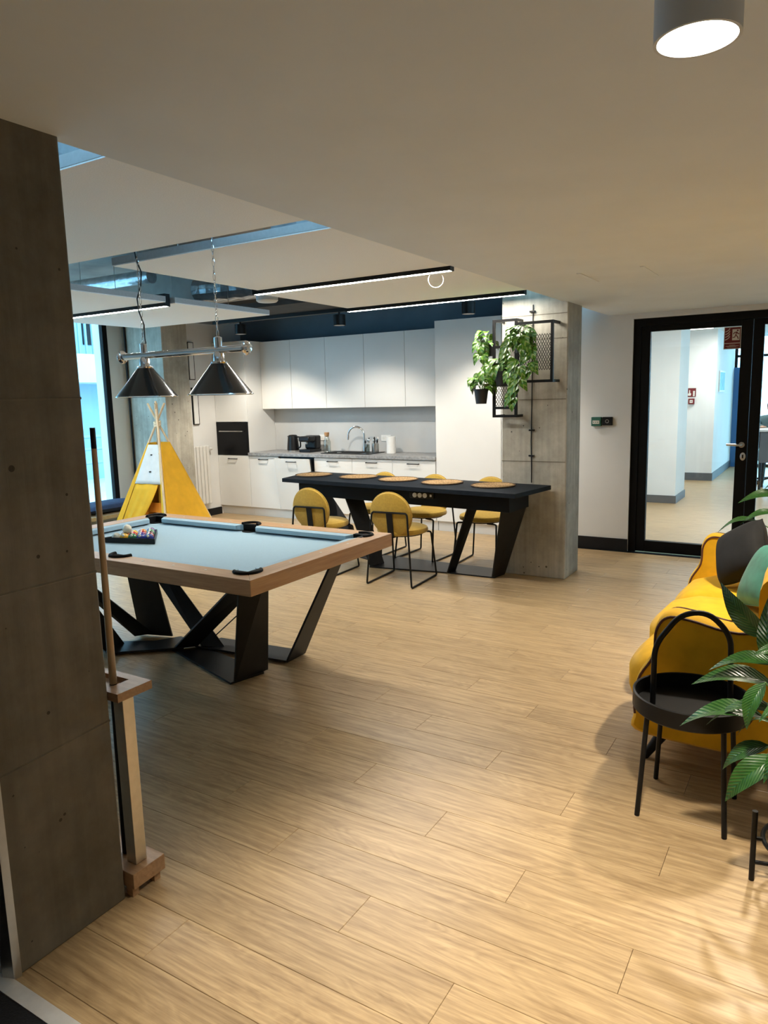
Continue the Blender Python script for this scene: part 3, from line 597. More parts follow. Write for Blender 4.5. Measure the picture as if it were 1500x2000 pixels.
def pillow_mb(w_, h_, t_, n=12, power=2.6, rnd_=0.10):
    mb = MB()
    for sgn in (1, -1):
        rows = []
        for i in range(n+1):
            r = []
            for j in range(n+1):
                u, v = -1+2*i/n, -1+2*j/n
                th = max(0.0, (1-abs(u)**power)*(1-abs(v)**power))**0.5
                pin = 1-0.07*(1-abs(u)**2)*abs(v)**4; pin2 = 1-0.07*(1-abs(v)**2)*abs(u)**4
                cr_ = 1-rnd_*(abs(u)*abs(v))**3; r.append((u*w_/2*pin2*cr_, v*h_/2*pin*cr_, sgn*t_/2*th))
            rows.append(r)
        mb.grid(rows)
    return mb
def place(mb, mat4):
    q = MB(); q.v = [tuple(mat4 @ V3(p)) for p in mb.v]; q.f = mb.f; return q
place(pillow_mb(0.5, 1.0, 0.13), Matrix.Translation((-7.65, 5.85, 0.345))).build('body', 'navy_fabric', cu, smooth=True)

# ================================================================== TENT
TX, TY = -6.35, 5.58
tt = thing('play_tent', 'yellow fabric play tent with crossed wooden poles and a white print panel', 'tent', (TX, TY, 0))
zx = 1.385; hd_ = 0.64
cang = math.atan2(-TY, -TX)   # corner towards the room
corners = [(TX+hd_*math.cos(cang+k*PI/2+0.03), TY+hd_*math.sin(cang+k*PI/2+0.03)) for k in range(4)]
apex = V3((TX, TY, zx))
def on(k, z):   # point on pole k at height z
    c = V3((corners[k][0], corners[k][1], 0)); o = V3((0.012*math.cos(k*1.6), 0.012*math.sin(k*1.6), 0)); t = z/zx; return c.lerp(apex+o, t)
for k in range(4): MB().tube([on(k, 0), on(k, 1.60)], 0.0125, 8).build('pole', 'pole_wood', tt, smooth=True)
MB().tube([on(0, 0), V3((TX+0.02, TY-0.02, 1.62))], 0.012, 8).build('pole', 'pole_wood', tt, smooth=True)
rb = MB()
for q in range(4): rb.tube([(TX+0.035*math.cos(2*PI*i/14), TY+0.035*math.sin(2*PI*i/14), zx-0.03+q*0.014+0.01*math.sin(2*PI*i/14)) for i in range(14)], 0.008, 6, closed=True)
rb.build('rope', 'rope', tt, smooth=True)
ztop = 1.17
def panel(k0, k1, z0, z1, s0=0.0, s1=1.0, nz=10, ns=12, sag=0.02, wav=0.008, push=0.0):
    rows = []
    for i in range(nz+1):
        z = z0+(z1-z0)*i/nz; a, b = on(k0, z), on(k1, z); r = []
        nrm = ((a+b)/2-V3((TX, TY, z))); nrm.z = 0; nrm = nrm.normalized() if nrm.length > 1e-5 else V3((0, 0, 0))
        for j in range(ns+1):
            s = s0+(s1-s0)*j/ns; p = a.lerp(b, s)
            off = -sag*math.sin(PI*s)*(1-z/zx)+wav*math.sin(s*17+z*3)*(1-z/zx)+0.014+push
            r.append(p+nrm*off)
        rows.append(r)
    return MB().grid(rows)
# corner 0 faces the camera; the face left of it carries the door, corner order is counter-clockwise
panel(0, 1, 0.03, ztop).build('right_side', 'tent_yellow', tt, smooth=True, solid=0.004)
panel(1, 2, 0.03, ztop).build('back_side', 'tent_yellow', tt, smooth=True, solid=0.004)
panel(2, 3, 0.03, ztop).build('far_left_side', 'tent_yellow', tt, smooth=True, solid=0.004)
wp = panel(3, 0, 0.73, ztop-0.02, 0.10, 0.96).build('print_panel', 'tent_white', tt, smooth=True, solid=0.004)
for z, s in ((0.86, 0.55), (1.04, 0.5)):
    q = on(3, z).lerp(on(0, z), s); n_ = V3((q.x-TX, q.y-TY, 0)).normalized(); q = q+n_*0.012; tdir = V3((-n_.y, n_.x, 0))
    MB().sphere(q, 0.012, 10, 6, (1.2, 1.2, 0.7)).build('print_mark', 'black_plastic', wp)
    MB().tube([q-tdir*0.015+V3((0, 0, -0.035)), q+V3((0, 0, -0.045)), q+tdir*0.015+V3((0, 0, -0.035))], 0.003, 5).build('print_mark', 'steel', wp)
panel(3, 0, 0.03, ztop, 0.0, 0.10, ns=2).build('door_edge', 'tent_yellow', tt, solid=0.004)
panel(3, 0, 0.03, ztop, 0.93, 1.0, ns=2).build('door_edge', 'tent_yellow', tt, solid=0.004)
# parted door flap
rows = []
for i in range(11):
    z = 0.03+0.70*i/10; a, b = on(3, z), on(0, z); s1 = 0.30+0.55*(i/10)**1.3; rows.append([a.lerp(b, 0.09+(s1-0.09)*j/10)+V3((0.012*math.sin(j*1.9+z*2)*(1-z), -0.012*math.sin(j*1.9)*(1-z), 0)) for j in range(11)])
MB().grid(rows).build('door_flap', 'tent_yellow', tt, smooth=True, solid=0.004)
panel(3, 0, 0.42, 0.52, 0.5, 0.95, nz=2, ns=6, push=-0.10).build('inner_band', 'tent_orange', tt, solid=0.004)
cpt = V3((TX, TY, 0))+ (V3((corners[3][0]+corners[0][0], corners[3][1]+corners[0][1], 0))/2-V3((TX, TY, 0)))*0.2
tc_ = thing('tent_cushion', 'orange cushion with a dark and pale blue pattern inside the tent', 'cushion', (cpt.x, cpt.y, 0.0))
mt = Matrix.Translation((cpt.x, cpt.y, 0.26)) @ Matrix.Rotation(cang+0.5, 4, 'Z') @ Matrix.Rotation(1.25, 4, 'Y')
place(pillow_mb(0.5, 0.5, 0.12), mt).build('body', 'tent_orange', tc_, smooth=True)
for dx, mtl in ((-0.08, 'poster_blue'), (-0.01, 'rubber')):
    for dy in (-0.09, 0.09): place(MB().box(dx-0.03, dx+0.03, dy-0.05, dy+0.05, 0.054, 0.066), mt).build('patch', mtl, tc_)

# ================================================================== POOL TABLE
px0, px1, py0, py1 = -4.20, -2.185, 2.385, 3.635; PZ = 0.80
pt = thing('pool_table', 'wooden pool table with pale blue cloth and black angular metal base', 'pool table', (-3.19, 3.01, 0))
rw = 0.118; zb = 0.722
ix0, ix1, iy0, iy1 = px0+rw, px1-rw, py0+rw, py1-rw
def rail(a, b, c, d, mat): MB().prism([a, b, c, d], zb, PZ).build('rail', mat, pt, bevel=0.003)
rail((px0, py0), (px1, py0), (ix1, iy0), (ix0, iy0), 'rail_wood'); rail((px1, py1), (px0, py1), (ix0, iy1), (ix1, iy1), 'rail_wood')
rail((px1, py0), (px1, py1), (ix1, iy1), (ix1, iy0), 'rail_wood_cross'); rail((px0, py1), (px0, py0), (ix0, iy0), (ix0, iy1), 'rail_wood_cross')
box('bed', 'cloth_blue', (ix0, ix1, iy0, iy1, 0.735, 0.756), pt)
box('under_frame', 'base_metal', (ix0+0.05, ix1-0.05, iy0+0.05, iy1-0.05, 0.69, 0.734), pt)
cw = 0.048; g = 0.075
def cushion(x0, x1, y0, y1, side):
    zt_, zl = PZ-0.002, 0.768
    if side == 's': P = [(x0, y0, zl-0.009), (x1, y0, zl-0.009), (x1-0.03, y1, zl), (x0+0.03, y1, zl), (x0, y0, zt_), (x1, y0, zt_), (x1-0.03, y1, zt_-0.004), (x0+0.03, y1, zt_-0.004)]
    if side == 'n': P = [(x0+0.03, y0, zl), (x1-0.03, y0, zl), (x1, y1, zl-0.009), (x0, y1, zl-0.009), (x0+0.03, y0, zt_-0.004), (x1-0.03, y0, zt_-0.004), (x1, y1, zt_), (x0, y1, zt_)]
    if side == 'w': P = [(x0, y0, zl-0.009), (x1, y0+0.03, zl), (x1, y1-0.03, zl), (x0, y1, zl-0.009), (x0, y0, zt_), (x1, y0+0.03, zt_-0.004), (x1, y1-0.03, zt_-0.004), (x0, y1, zt_)]
    if side == 'e': P = [(x0, y0+0.03, zl), (x1, y0, zl-0.009), (x1, y1, zl-0.009), (x0, y1-0.03, zl), (x0, y0+0.03, zt_-0.004), (x1, y0, zt_), (x1, y1, zt_), (x0, y1-0.03, zt_-0.004)]
    MB().hexa(P).build('cushion', 'cloth_blue', pt)
mx_ = (ix0+ix1)/2
for a, b in ((ix0+g, mx_-0.055), (mx_+0.055, ix1-g)):
    cushion(a, b, iy0, iy0+cw, 's'); cushion(a, b, iy1-cw, iy1, 'n')
cushion(ix0, ix0+cw, iy0+g, iy1-g, 'w'); cushion(ix1-cw, ix1, iy0+g, iy1-g, 'e')
def pocket(x, y, a0):
    po = MB().lathe([(0.056, 0.0), (0.056, 0.004)], (x, y, 0.7565), 22).build('pocket', 'rubber', pt)
    MB().tube([(x+0.062*math.cos(a0+t*PI*1.05/12-PI*1.05/2), y+0.062*math.sin(a0+t*PI*1.05/12-PI*1.05/2), PZ+0.003) for t in range(13)], 0.011, 8).build('pocket_rim', 'rubber', po, smooth=True)
    rows = [[(x+0.055*math.cos(a0+t*PI*1.05/12-PI*1.05/2), y+0.055*math.sin(a0+t*PI*1.05/12-PI*1.05/2), z) for t in range(13)] for z in (0.757, PZ+0.004)]
    MB().grid(rows).build('pocket_wall', 'rubber', po, solid=0.006)
q = 0.012
for x, y, a in ((ix0+q, iy0+q, -3*PI/4), (ix1-q, iy0+q, -PI/4), (ix1-q, iy1-q, PI/4), (ix0+q, iy1-q, 3*PI/4), (mx_, iy0, -PI/2), (mx_, iy1, PI/2)): pocket(x, y, a)
def liner(x0, x1, y0, y1): box('pocket_liner', 'rubber', (x0, x1, y0, y1, 0.7562, PZ+0.0015), pt)
for y0_, y1_ in ((iy0-0.028, iy0+0.004), (iy1-0.004, iy1+0.028)):
    liner(mx_-0.062, mx_+0.062, y0_, y1_); liner(ix0-0.03, ix0+g+0.002, y0_, y1_); liner(ix1-g-0.002, ix1+0.03, y0_, y1_)
for x0_, x1_ in ((ix0-0.028, ix0+0.004), (ix1-0.004, ix1+0.028)):
    liner(x0_, x1_, iy0+0.005, iy0+g+0.002); liner(x0_, x1_, iy1-g-0.002, iy1-0.005)
for i in range(1, 8):
    if i == 4: continue
    x = ix0+(ix1-ix0)*i/8
    for y in (py0+0.065, py1-0.065): MB().cyl((x, y, PZ-0.001), (x, y, PZ+0.0012), 0.007, n=10).build('rail_sight', 'sign_white', pt)
for i in range(1, 4):
    y = iy0+(iy1-iy0)*i/4
    for x in (px0+0.065, px1-0.065): MB().cyl((x, y, PZ-0.001), (x, y, PZ+0.0012), 0.007, n=10).build('rail_sight', 'sign_white', pt)
bt_ = 0.014; BZ = 0.705
def bleg(a, b, c, d): MB().plate(a, b, c, d, bt_).build('leg', 'base_metal', pt, bevel=0.002)
bleg((-2.82, 2.90, 0.01), (-2.785, 3.15, 0.01), (-2.55, 2.93, BZ), (-2.63, 2.79, BZ))
bleg((-4.03, 3.25, 0.01), (-3.78, 3.32, 0.01), (-3.83, 3.20, BZ), (-4.03, 3.15, BZ))
bleg((-3.56, 3.13, 0.02), (-3.46, 3.24, 0.02), (-2.52, 2.95, BZ), (-2.60, 2.83, BZ))
bleg((-3.42, 3.24, 0.02), (-3.27, 3.30, 0.02), (-4.02, 3.33, BZ), (-4.16, 3.30, BZ))
bleg((-4.0, 3.18, 0.02), (-3.93, 3.28, 0.02), (-3.98, 2.62, BZ), (-4.06, 2.58, BZ))
bleg((-2.755, 3.29, 0.01), (-2.757, 3.476, 0.01), (-2.46, 3.56, BZ), (-2.46, 3.45, BZ))
bleg((-4.00, 2.90, 0.01), (-3.92, 3.04, 0.01), (-4.12, 2.72, BZ), (-4.16, 2.62, BZ))
def fplate(*p): MB().prism(p, 0.001, 0.013).build('floor_plate', 'base_metal', pt)
fplate((-3.80, 3.20), (-2.83, 2.88), (-2.77, 3.10), (-3.72, 3.34))
MB().prism([(-3.46, 3.22), (-2.75, 3.28), (-2.75, 3.48), (-3.42, 3.42)], 0.0135, 0.025).build('floor_plate', 'base_metal', pt)
MB().prism([(-3.95, 2.88), (-3.87, 2.86), (-3.50, 3.16), (-3.66, 3.24), (-3.98, 3.05)], 0.0135, 0.025).build('floor_plate', 'base_metal', pt)
MB().tube([(-3.42, 3.30, 0.03), (-2.55, 3.20, 0.70)], 0.004, 6).build('cable', 'black_metal', pt)
# ball rack and balls
V1, V2_ = V3((-3.765, 2.85, 0)), V3((-3.455, 2.94, 0)); mid = (V1+V2_)/2; e1 = (V2_-V1).normalized(); e2 = V3((-e1.y, e1.x, 0))
R_ = 0.0286; CZ = 0.7565
cen = mid+e2*((V2_-V1).length*0.2887)
tri = [V1, V2_, mid+e2*((V2_-V1).length*0.866)]
rk = thing('ball_triangle', 'black triangular ball frame on the pool table', 'ball rack', (cen.x, cen.y, CZ))
for i in range(3):
    a, b = tri[i]-cen, tri[(i+1) % 3]-cen; A0, B0 = cen+a*1.10, cen+b*1.10; A1, B1 = cen+a*1.04, cen+b*1.04
    MB().prism([(A0.x, A0.y), (B0.x, B0.y), (B1.x, B1.y), (A1.x, A1.y)], CZ+0.0005, CZ+0.034).build('side', 'black_plastic', rk, bevel=0.003)
cols = ['white', 'yellow', 'green', 'blue', 'blue', 'orange', 'red', 'purple', 'maroon', 'yellow', 'red', 'black', 'orange', 'green', 'purple']
n = 0; centers = []
for row in range(5):
    for j in range(5-row):
        c = cen+e1*((j-(4-row)/2)*R_*2.02)+e2*((row-4/3)*R_*1.75); centers.append(c)
        nb = ['left end', 'second from the left', 'middle', 'second from the right', 'right end'][j] if row == 0 else None
        lab = '%s pool ball in the black triangle, front row, %s' % (cols[n], nb) if row == 0 else '%s pool ball in black triangle, row %s from front, number %s from left' % (cols[n], ['', 'two', 'three', 'four', 'five'][row], ['one', 'two', 'three', 'four'][j])
        b = thing('pool_ball', lab, 'ball', (c.x, c.y, CZ), group='pool balls in the triangle')
        MB().sphere((c.x, c.y, CZ+R_), R_, 18, 12).build('ball', 'ball_'+cols[n], b, smooth=True)
        n += 1
        MB().sphere((c.x+0.012, c.y-0.018, CZ+R_+0.0185), 0.009, 10, 6).build('number_dot', 'ball_white', b, smooth=True)
c = (centers[5]+centers[6]+centers[1])/3
tag(MB().sphere((c.x, c.y, CZ+R_+0.0475), R_*1.02, 20, 14).build('cue_ball', 'ball_white', smooth=True), 'cream cue ball lying on top of the other balls', 'ball')

# ------------------------------------------------------------------ pool lamp
LY, LZ = 3.0, 1.88
pl = thing('pool_table_lamp', 'chrome bar lamp with two black cone shades on chains above the pool table', 'hanging lamp', (-3.19, LY, 1.63))
MB().tube([(-3.66, LY, LZ), (-2.70, LY, LZ)], 0.0195, 16).build('bar', 'chrome', pl, smooth=True)
for x, s in ((-3.665, -1), (-2.695, 1)):
    MB().lathe([(0.0195, 0), (0.034, 0.004), (0.039, 0.010), (0.034, 0.018), (0.026, 0.022), (0.022, 0.034), (0.0, 0.040)], (0, 0, 0), 22).build('finial', 'chrome', pl, smooth=True, local=True)
fin = [o for o in pl.children if o.name.startswith('finial')]
for o, (x, s) in zip(fin, ((-3.665, -1), (-2.695, 1))):
    o.location = (x+3.19, 0, LZ-1.63); o.rotation_euler = (0, s*PI/2, 0)
for x in (-3.482, -2.885):
    sh = MB().lathe([(0.170, 0.0), (0.175, -0.003), (0.177, 0.0), (0.046, 0.166), (0.040, 0.172), (0.040, 0.165), (0.164, 0.008), (0.170, 0.0)], (x, LY, 1.640), 48, cap=False).build('shade', 'shade_black', pl, smooth=True)
    MB().lathe([(0.162, 0.0075), (0.039, 0.1635), (0.0, 0.164)], (x, LY, 1.640), 40, cap=False).build('shade_lining', 'shade_inner', sh, smooth=True)
    MB().lathe([(0.175, -0.004), (0.180, -0.001), (0.178, 0.003), (0.172, 0.004)], (x, LY, 1.640), 48, cap=False).build('rim', 'chrome', sh, smooth=True)
    MB().lathe([(0.046, 0.166), (0.048, 0.174), (0.031, 0.180), (0.030, 0.215), (0.022, 0.228)], (x, LY, 1.640), 26).build('collar', 'chrome', pl, smooth=True)
    MB().lathe([(0.020, 0.0), (0.022, 0.03), (0.022, 0.055), (0.012, 0.06)], (x, LY, LZ+0.012), 18).build('chain_socket', 'chrome', pl, smooth=True)
    MB().sphere((x, LY, 1.735), 0.03, 14, 10, (1, 1, 1.2)).build('bulb', 'bulb', pl, smooth=True)
    # chain
    z = LZ+0.07; i = 0
    linkm = None
    while z < 3.03:
        h = 0.021; wv = 0.007
        path = [(wv*math.cos(a), 0, h*math.sin(a)) for a in [2*PI*t/10 for t in range(10)]]
        if linkm is None: linkm = MB().tube(path, 0.0019, 5, closed=True).mesh('chain_link', 'chrome', True)
        o = bpy.data.objects.new('chain_link', linkm); C.objects.link(o); o.parent = pl; o.location = (x+3.19, 0, z-1.63+0.02); o.rotation_euler = (0, 0, (i % 2)*PI/2+0.4)
        z += 0.037; i += 1
    l = light('pool_lamp_light', 'POINT', (x, LY, 1.70), 1.2, NEUT, 0.03); l.parent = pl; l.matrix_parent_inverse = Matrix.Translation(-V3(pl.location))
MB().tube([(-3.47, LY+0.012, LZ+0.05)]+[(-3.482+0.014*math.sin(t*1.7), LY+0.014*math.cos(t*1.3), LZ+0.1+t*0.075) for t in range(14)], 0.004, 6).build('power_cord', 'black_plastic', pl, smooth=True)

# ------------------------------------------------------------------ cue stand
cs = thing('cue_stand', 'wooden cue stand with a brushed metal post beside the concrete pillar', 'cue stand', (-2.0, 1.45, 0))
MB().box(-2.28, -1.836, 1.378, 1.508, 0.038, 0.092).build('base', 'rack_wood', cs, bevel=0.002)
for x in (-2.25, -1.885):
    for y in (1.385, 1.475): MB().box(x, x+0.03, y, y+0.025, 0.0005, 0.037).build('foot', 'rack_wood', cs)
MB().box(-1.915, -1.868, 1.418, 1.462, 0.0925, 0.681).build('post', 'alu', cs, bevel=0.002)
# top with an open slot: frame of four pieces
MB().box(-2.28, -1.834, 1.376, 1.400, 0.682, 0.71).box(-2.28, -1.834, 1.478, 1.51, 0.682, 0.71).box(-1.905, -1.834, 1.400, 1.478, 0.682, 0.71).box(-2.28, -2.14, 1.400, 1.478, 0.682, 0.71).box(-2.14, -1.905, 1.400, 1.478, 0.682, 0.694).build('top', 'rack_wood', cs)
def cue(label, x, y, lean, z1, m1):
    c_ = thing('pool_cue', label, 'cue', (x, y, 0.093), group='cues in the stand')
    a = V3((x, y, 0.094)); b = V3((x+lean[0], y+lean[1], z1))
    MB().tube([a, a.lerp(b, 0.42)], [0.0155, 0.0125], 12).build('butt', 'black_plastic', c_, smooth=True)
    MB().tube([a.lerp(b, 0.4201), a.lerp(b, 0.955)], [0.0125, 0.0085], 12).build('shaft', m1, c_, smooth=True)
    MB().tube([a.lerp(b, 0.9551), b], [0.0087, 0.0084], 12).build('tip', 'black_plastic', c_, smooth=True)
cue('wooden pool cue standing tall in front of the left window', -1.956, 1.452, (0.012, 0.0), 1.53, 'cue_wood')
cue('pool cue mostly hidden behind the concrete pillar edge', -1.99, 1.425, (-0.06, 0.0), 1.50, 'cue_wood')

# ================================================================== DINING TABLE
TZ = 0.827
dt = thing('dining_table', 'long black dining table with slanted metal legs against the concrete column', 'table', (-3.3, 5.8, 0))
top = [(-4.64, 5.61), (-2.066, 5.323), (-1.985, 5.948), (-4.76, 6.27)]
MB().prism(top, TZ-0.038, TZ).build('table_top', 'table_black', dt, bevel=0.003)
MB().prism([(-4.50, 5.70), (-2.16, 5.44), (-2.13, 5.80), (-4.58, 6.12)], 0.655, TZ-0.039).build('apron', 'black_frame', dt)
def dleg(a, b, c, d): MB().plate(a, b, c, d, 0.012).build('leg', 'base_metal', dt, bevel=0.002)
dleg((-3.655, 5.665, 0.013), (-3.60, 5.83, 0.013), (-3.83, 5.83, 0.66), (-3.90, 5.64, 0.66))
dleg((-2.885, 5.76, 0.013), (-2.86, 5.88, 0.013), (-2.56, 5.72, 0.66), (-2.60, 5.60, 0.66))
dleg((-2.455, 5.78, 0.013), (-2.41, 5.965, 0.013), (-2.14, 5.80, 0.70), (-2.28, 5.58, 0.70))
dleg((-4.02, 6.02, 0.013), (-3.98, 6.16, 0.013), (-4.44, 6.10, 0.66), (-4.50, 5.92, 0.66))
MB().prism([(-3.66, 5.66), (-2.87, 5.775), (-2.44, 5.785), (-2.41, 5.965), (-2.86, 5.90), (-3.60, 5.835)], 0.001, 0.0125).build('floor_plate', 'base_metal', dt)
MB().prism([(-4.04, 6.0), (-3.60, 5.84), (-2.86, 5.905), (-2.42, 5.97), (-2.57, 6.10), (-3.98, 6.17)], 0.001, 0.011).build('floor_plate', 'base_metal', dt)
so = box('socket_strip', 'black_plastic', (-3.12, -2.88, 5.505, 5.525, 0.72, 0.775), dt, bevel=0.006); so.location = (0, 0.0, 0)
for i in range(3): MB().cyl((-3.065+i*0.05, 5.500, 0.748), (-3.065+i*0.05, 5.506, 0.748), 0.021, n=16).build('outlet', 'sign_white', so)
box('switch', 'sign_white', (-2.915, -2.898, 5.500, 5.506, 0.738, 0.758), so)
mlab = ['round woven placemat at the far left end of the black table', 'round woven placemat second from the left end of the black table', 'round woven placemat in the middle of the black table', 'round woven placemat second from the column end of the black table', 'round woven placemat at the column end of the black table']
for i, (x, y) in enumerate(((-4.50, 5.955), (-3.94, 5.94), (-3.45, 5.88), (-2.945, 5.80), (-2.43, 5.75))):
    m_ = thing('placemat', mlab[i], 'placemat', (x, y, TZ), group='woven placemats on the table')
    prof = [(0.0, 0.006)]
    for r in range(1, 11): prof += [(0.0185*r-0.009, 0.009), (0.0185*r, 0.004)]
    MB().lathe(prof+[(0.188, 0.001), (0.0, 0.0005)], (x, y, TZ), 32, cap=False).build('weave', 'wicker', m_, smooth=True)
    MB().tube(arc((x, y, TZ+0.007), 0.187, 0, 2*PI*31/32, 31, 'xy'), 0.006, 6, closed=True).build('rim', 'wicker_dark', m_, smooth=True)

# chairs (local: faces +Y, origin at floor centre)
def make_chair(label):
    c = thing('dining_chair', label, 'chair', (0, 0, 0), group='round-backed mustard chairs')
    r = 0.225
    MB().lathe([(0.0, 0.425), (r*0.86, 0.425), (r*0.98, 0.437), (r, 0.455), (r*0.97, 0.474), (r*0.82, 0.487), (0, 0.492)], (0, 0.02, 0), 36, cap=False).build('seat', 'chair_fabric', c, smooth=True, local=True)
    MB().lathe([(0.0, 0.415), (0.18, 0.415), (0.18, 0.4245), (0, 0.4245)], (0, 0.02, 0), 28, cap=False).build('seat_base', 'black_metal', c, local=True)
    bk = MB().lathe([(0.0, -0.026), (0.172, -0.026), (0.19, -0.018), (0.196, 0.0), (0.19, 0.018), (0.172, 0.026), (0.0, 0.03)], (0, 0, 0), 40, cap=False)
    mt_ = Matrix.Translation((0, -0.192, 0.615)) @ Matrix.Rotation(0.13, 4, 'X') @ Matrix.Rotation(-PI/2, 4, 'X')
    b = place(bk, mt_).build('backrest', 'chair_fabric', c, smooth=True, local=True)
    place(MB().tube(arc((0, 0, 0.0), 0.197, 0, 2*PI*39/40, 39, 'xy'), 0.004, 6, closed=True), mt_).build('piping', 'chair_fabric', b, smooth=True, local=True)
    for s in (-1, 1):
        xx = s*0.215
        MB().tube(round_path([(s*0.15, -0.228, 0.635), (s*0.168, -0.230, 0.628), (xx, -0.262, 0.0085), (xx, 0.255, 0.0085), (s*0.195, 0.19, 0.415), (s*0.10, 0.17, 0.418)], 0.018, 4), 0.0085, 8).build('leg', 'black_metal', c, smooth=True, local=True)
    MB().tube([(-0.152, -0.228, 0.635), (0.152, -0.228, 0.635)], 0.0085, 8).build('back_bar', 'black_metal', c, smooth=True, local=True)
    MB().plate((-0.028, -0.232, 0.635), (0.028, -0.232, 0.635), (0.028, -0.205, 0.43), (-0.028, -0.205, 0.43), 0.006).plate((-0.028, -0.205, 0.418), (0.028, -0.205, 0.418), (0.028, 0.0, 0.411), (-0.028, 0.0, 0.411), 0.006).build('back_strap', 'black_metal', c, local=True)
    return c
ch = make_chair('mustard chair on the near side of the black table, by the pool table corner')
ch.location = (-3.145, 5.40, 0); ch.rotation_euler = (0, 0, 0.06)
CG = 'round-backed mustard chairs'
dup(ch, (-3.98, 5.39, 0), 0.03, 'mustard chair on the near side of the black table, farther left behind the pool table', CG)
dup(ch, (-2.765, 6.31, 0), PI+0.05, 'mustard chair on the kitchen side of the black table, nearest the concrete column', CG)
dup(ch, (-3.41, 6.34, 0), PI-0.03, 'mustard chair on the kitchen side of the black table, middle one of three', CG)
dup(ch, (-4.03, 6.38, 0), PI, 'mustard chair on the kitchen side of the black table, farthest left', CG)

# ================================================================== COLUMN: CORD, FRAMES, PLANTS
cdx = thing('cable_on_column', 'black cable running down the concrete column to the table', 'cable', (-2.17, 6.0, TZ))
MB().tube([(-2.175, 6.003, 2.335), (-2.18, 6.003, 1.6), (-2.185, 6.003, 1.2), (-2.18, 6.003, 0.95), (-2.175, 5.99, TZ+0.01)], 0.005, 6).build('cord', 'black_plastic', cdx, smooth=True)
for z in (1.29, 1.07, 2.28): MB().box(-2.205, -2.155, 5.992, 6.0095, z-0.007, z+0.007).build('clip', 'black_plastic', cdx, bevel=0.002)
def wire_mesh(mb, x0, x1, z0, z1, y, dx=0.022, dz=0.04):
    nx = int(round((x1-x0)/dx)); nz = int(round((z1-z0)/dz)); ax = (x1-x0)/nx; az = (z1-z0)/nz
    for i in range(nx):
        for j in range(nz):
            cx, cz = x0+(i+0.5)*ax, z0+(j+0.5)*az
            a, b, c_, d = (cx, y, cz+az/2), (cx+ax/2, y, cz), (cx, y, cz-az/2), (cx-ax/2, y, cz)
            for p, q_ in ((a, b), (b, c_), (c_, d), (d, a)):
                P, Q = V3(p), V3(q_); t = (Q-P).normalized(); s = V3((t.z, 0, -t.x))*0.0018; yy = V3((0, 0.0015, 0))
                mb.add([P-s-yy, P+s-yy, Q+s-yy, Q-s-yy, P-s+yy, P+s+yy, Q+s+yy, Q-s+yy], [(0, 1, 2, 3), (7, 6, 5, 4), (1, 5, 6, 2), (0, 3, 7, 4)])
    return mb
def frame(label, x0, x1, z0, z1, y0, mz, bars):
    f = thing('wall_trellis', label, 'plant frame', ((x0+x1)/2, y0+0.01, z0), group='black metal plant frames on the column'); t = 0.022; yb = 6.008
    box('top_bar', 'black_metal', (x0, x1, y0, y0+t, z1-t, z1), f); box('bottom_bar', 'black_metal', (x0, x1, y0, y0+t, z0, z0+t), f)
    box('side_bar', 'black_metal', (x0, x0+t, y0, y0+t, z0+t, z1-t), f); box('side_bar', 'black_metal', (x1-t, x1, y0, y0+t, z0+t, z1-t), f)
    for zz in bars: box('cross_bar', 'black_metal', (x0+t, x1-t, y0, y0+t, zz, zz+t), f)
    for x in (max(x0, -2.45), x1-t):
        for z in (z0, z1-t): box('wall_arm', 'black_metal', (x, x+t, y0+t, yb, z, z+t), f)
    wire_mesh(MB(), x0+t, x1-t, mz[0], mz[1], y0+0.011).build('metal_mesh', 'black_metal', f)['kind'] = 'stuff'
    return f
FY = 5.86
frame('taller black metal frame at the left edge of the concrete column', -2.482, -2.262, 1.405, 2.222, FY, (1.50, 1.84), (1.475, 1.84, 1.985))
frame('shorter black metal frame on the concrete column, right of the taller one', -2.262, -1.942, 1.69, 2.185, FY-0.03, (1.79, 2.08), ())

def leaf_mesh(name, mat, wid, droop, fold, nx=9, heart=False, twist=0.0):
    rows = []
    for i in range(nx+1):
        t = i/nx
        w_ = wid*(math.sin(PI*min(1, t**0.75))**0.9*(1-0.25*t) if not heart else (1.12*math.sin(PI*t**0.55)**0.8)*(1-0.15*t))
        if i == 0: w_ = wid*0.05
        if i == nx: w_ = 0.001
        x = t*(1-0.12*droop*t); z = 0.12*math.sin(PI*t)-droop*t*t
        row = []
        for s in (-1, -0.5, 0, 0.5, 1):
            row.append((x, s*w_, z+fold*abs(s)*w_+0.03*w_*math.sin(9*t+s*2)+twist*s*w_*t))
        rows.append(row)
    return MB().grid(rows).mesh(name, mat, True)
LM = [leaf_mesh('leaf', 'lily_leaf', 0.17, 0.22, 0.35), leaf_mesh('leaf', 'lily_leaf', 0.155, 0.5, 0.25, twist=0.2), leaf_mesh('leaf', 'lily_leaf', 0.19, 0.12, 0.3, twist=-0.2)]
PM = [leaf_mesh('leaf', 'pothos_leaf', 0.36, 0.25, 0.3, 7, True), leaf_mesh('leaf', 'pothos_leaf', 0.33, 0.45, 0.2, 7, True)]
def put_leaf(root, mesh, base, tip, upv=(0, 0, 1), name='leaf'):
    b, t = V3(base), V3(tip); x = (t-b); L = x.length; x.normalize(); u = V3(upv); y = u.cross(x)
    y = y.normalized() if y.length > 1e-4 else x.orthogonal().normalized(); z = x.cross(y)
    o = bpy.data.objects.new(name, mesh); C.objects.link(o); o.parent = root; rl_ = root.location
    o.matrix_local = Matrix(((x.x*L, y.x*L, z.x*L, b.x-rl_.x), (x.y*L, y.y*L, z.y*L, b.y-rl_.y), (x.z*L, y.z*L, z.z*L, b.z-rl_.z), (0, 0, 0, 1)))
    return o
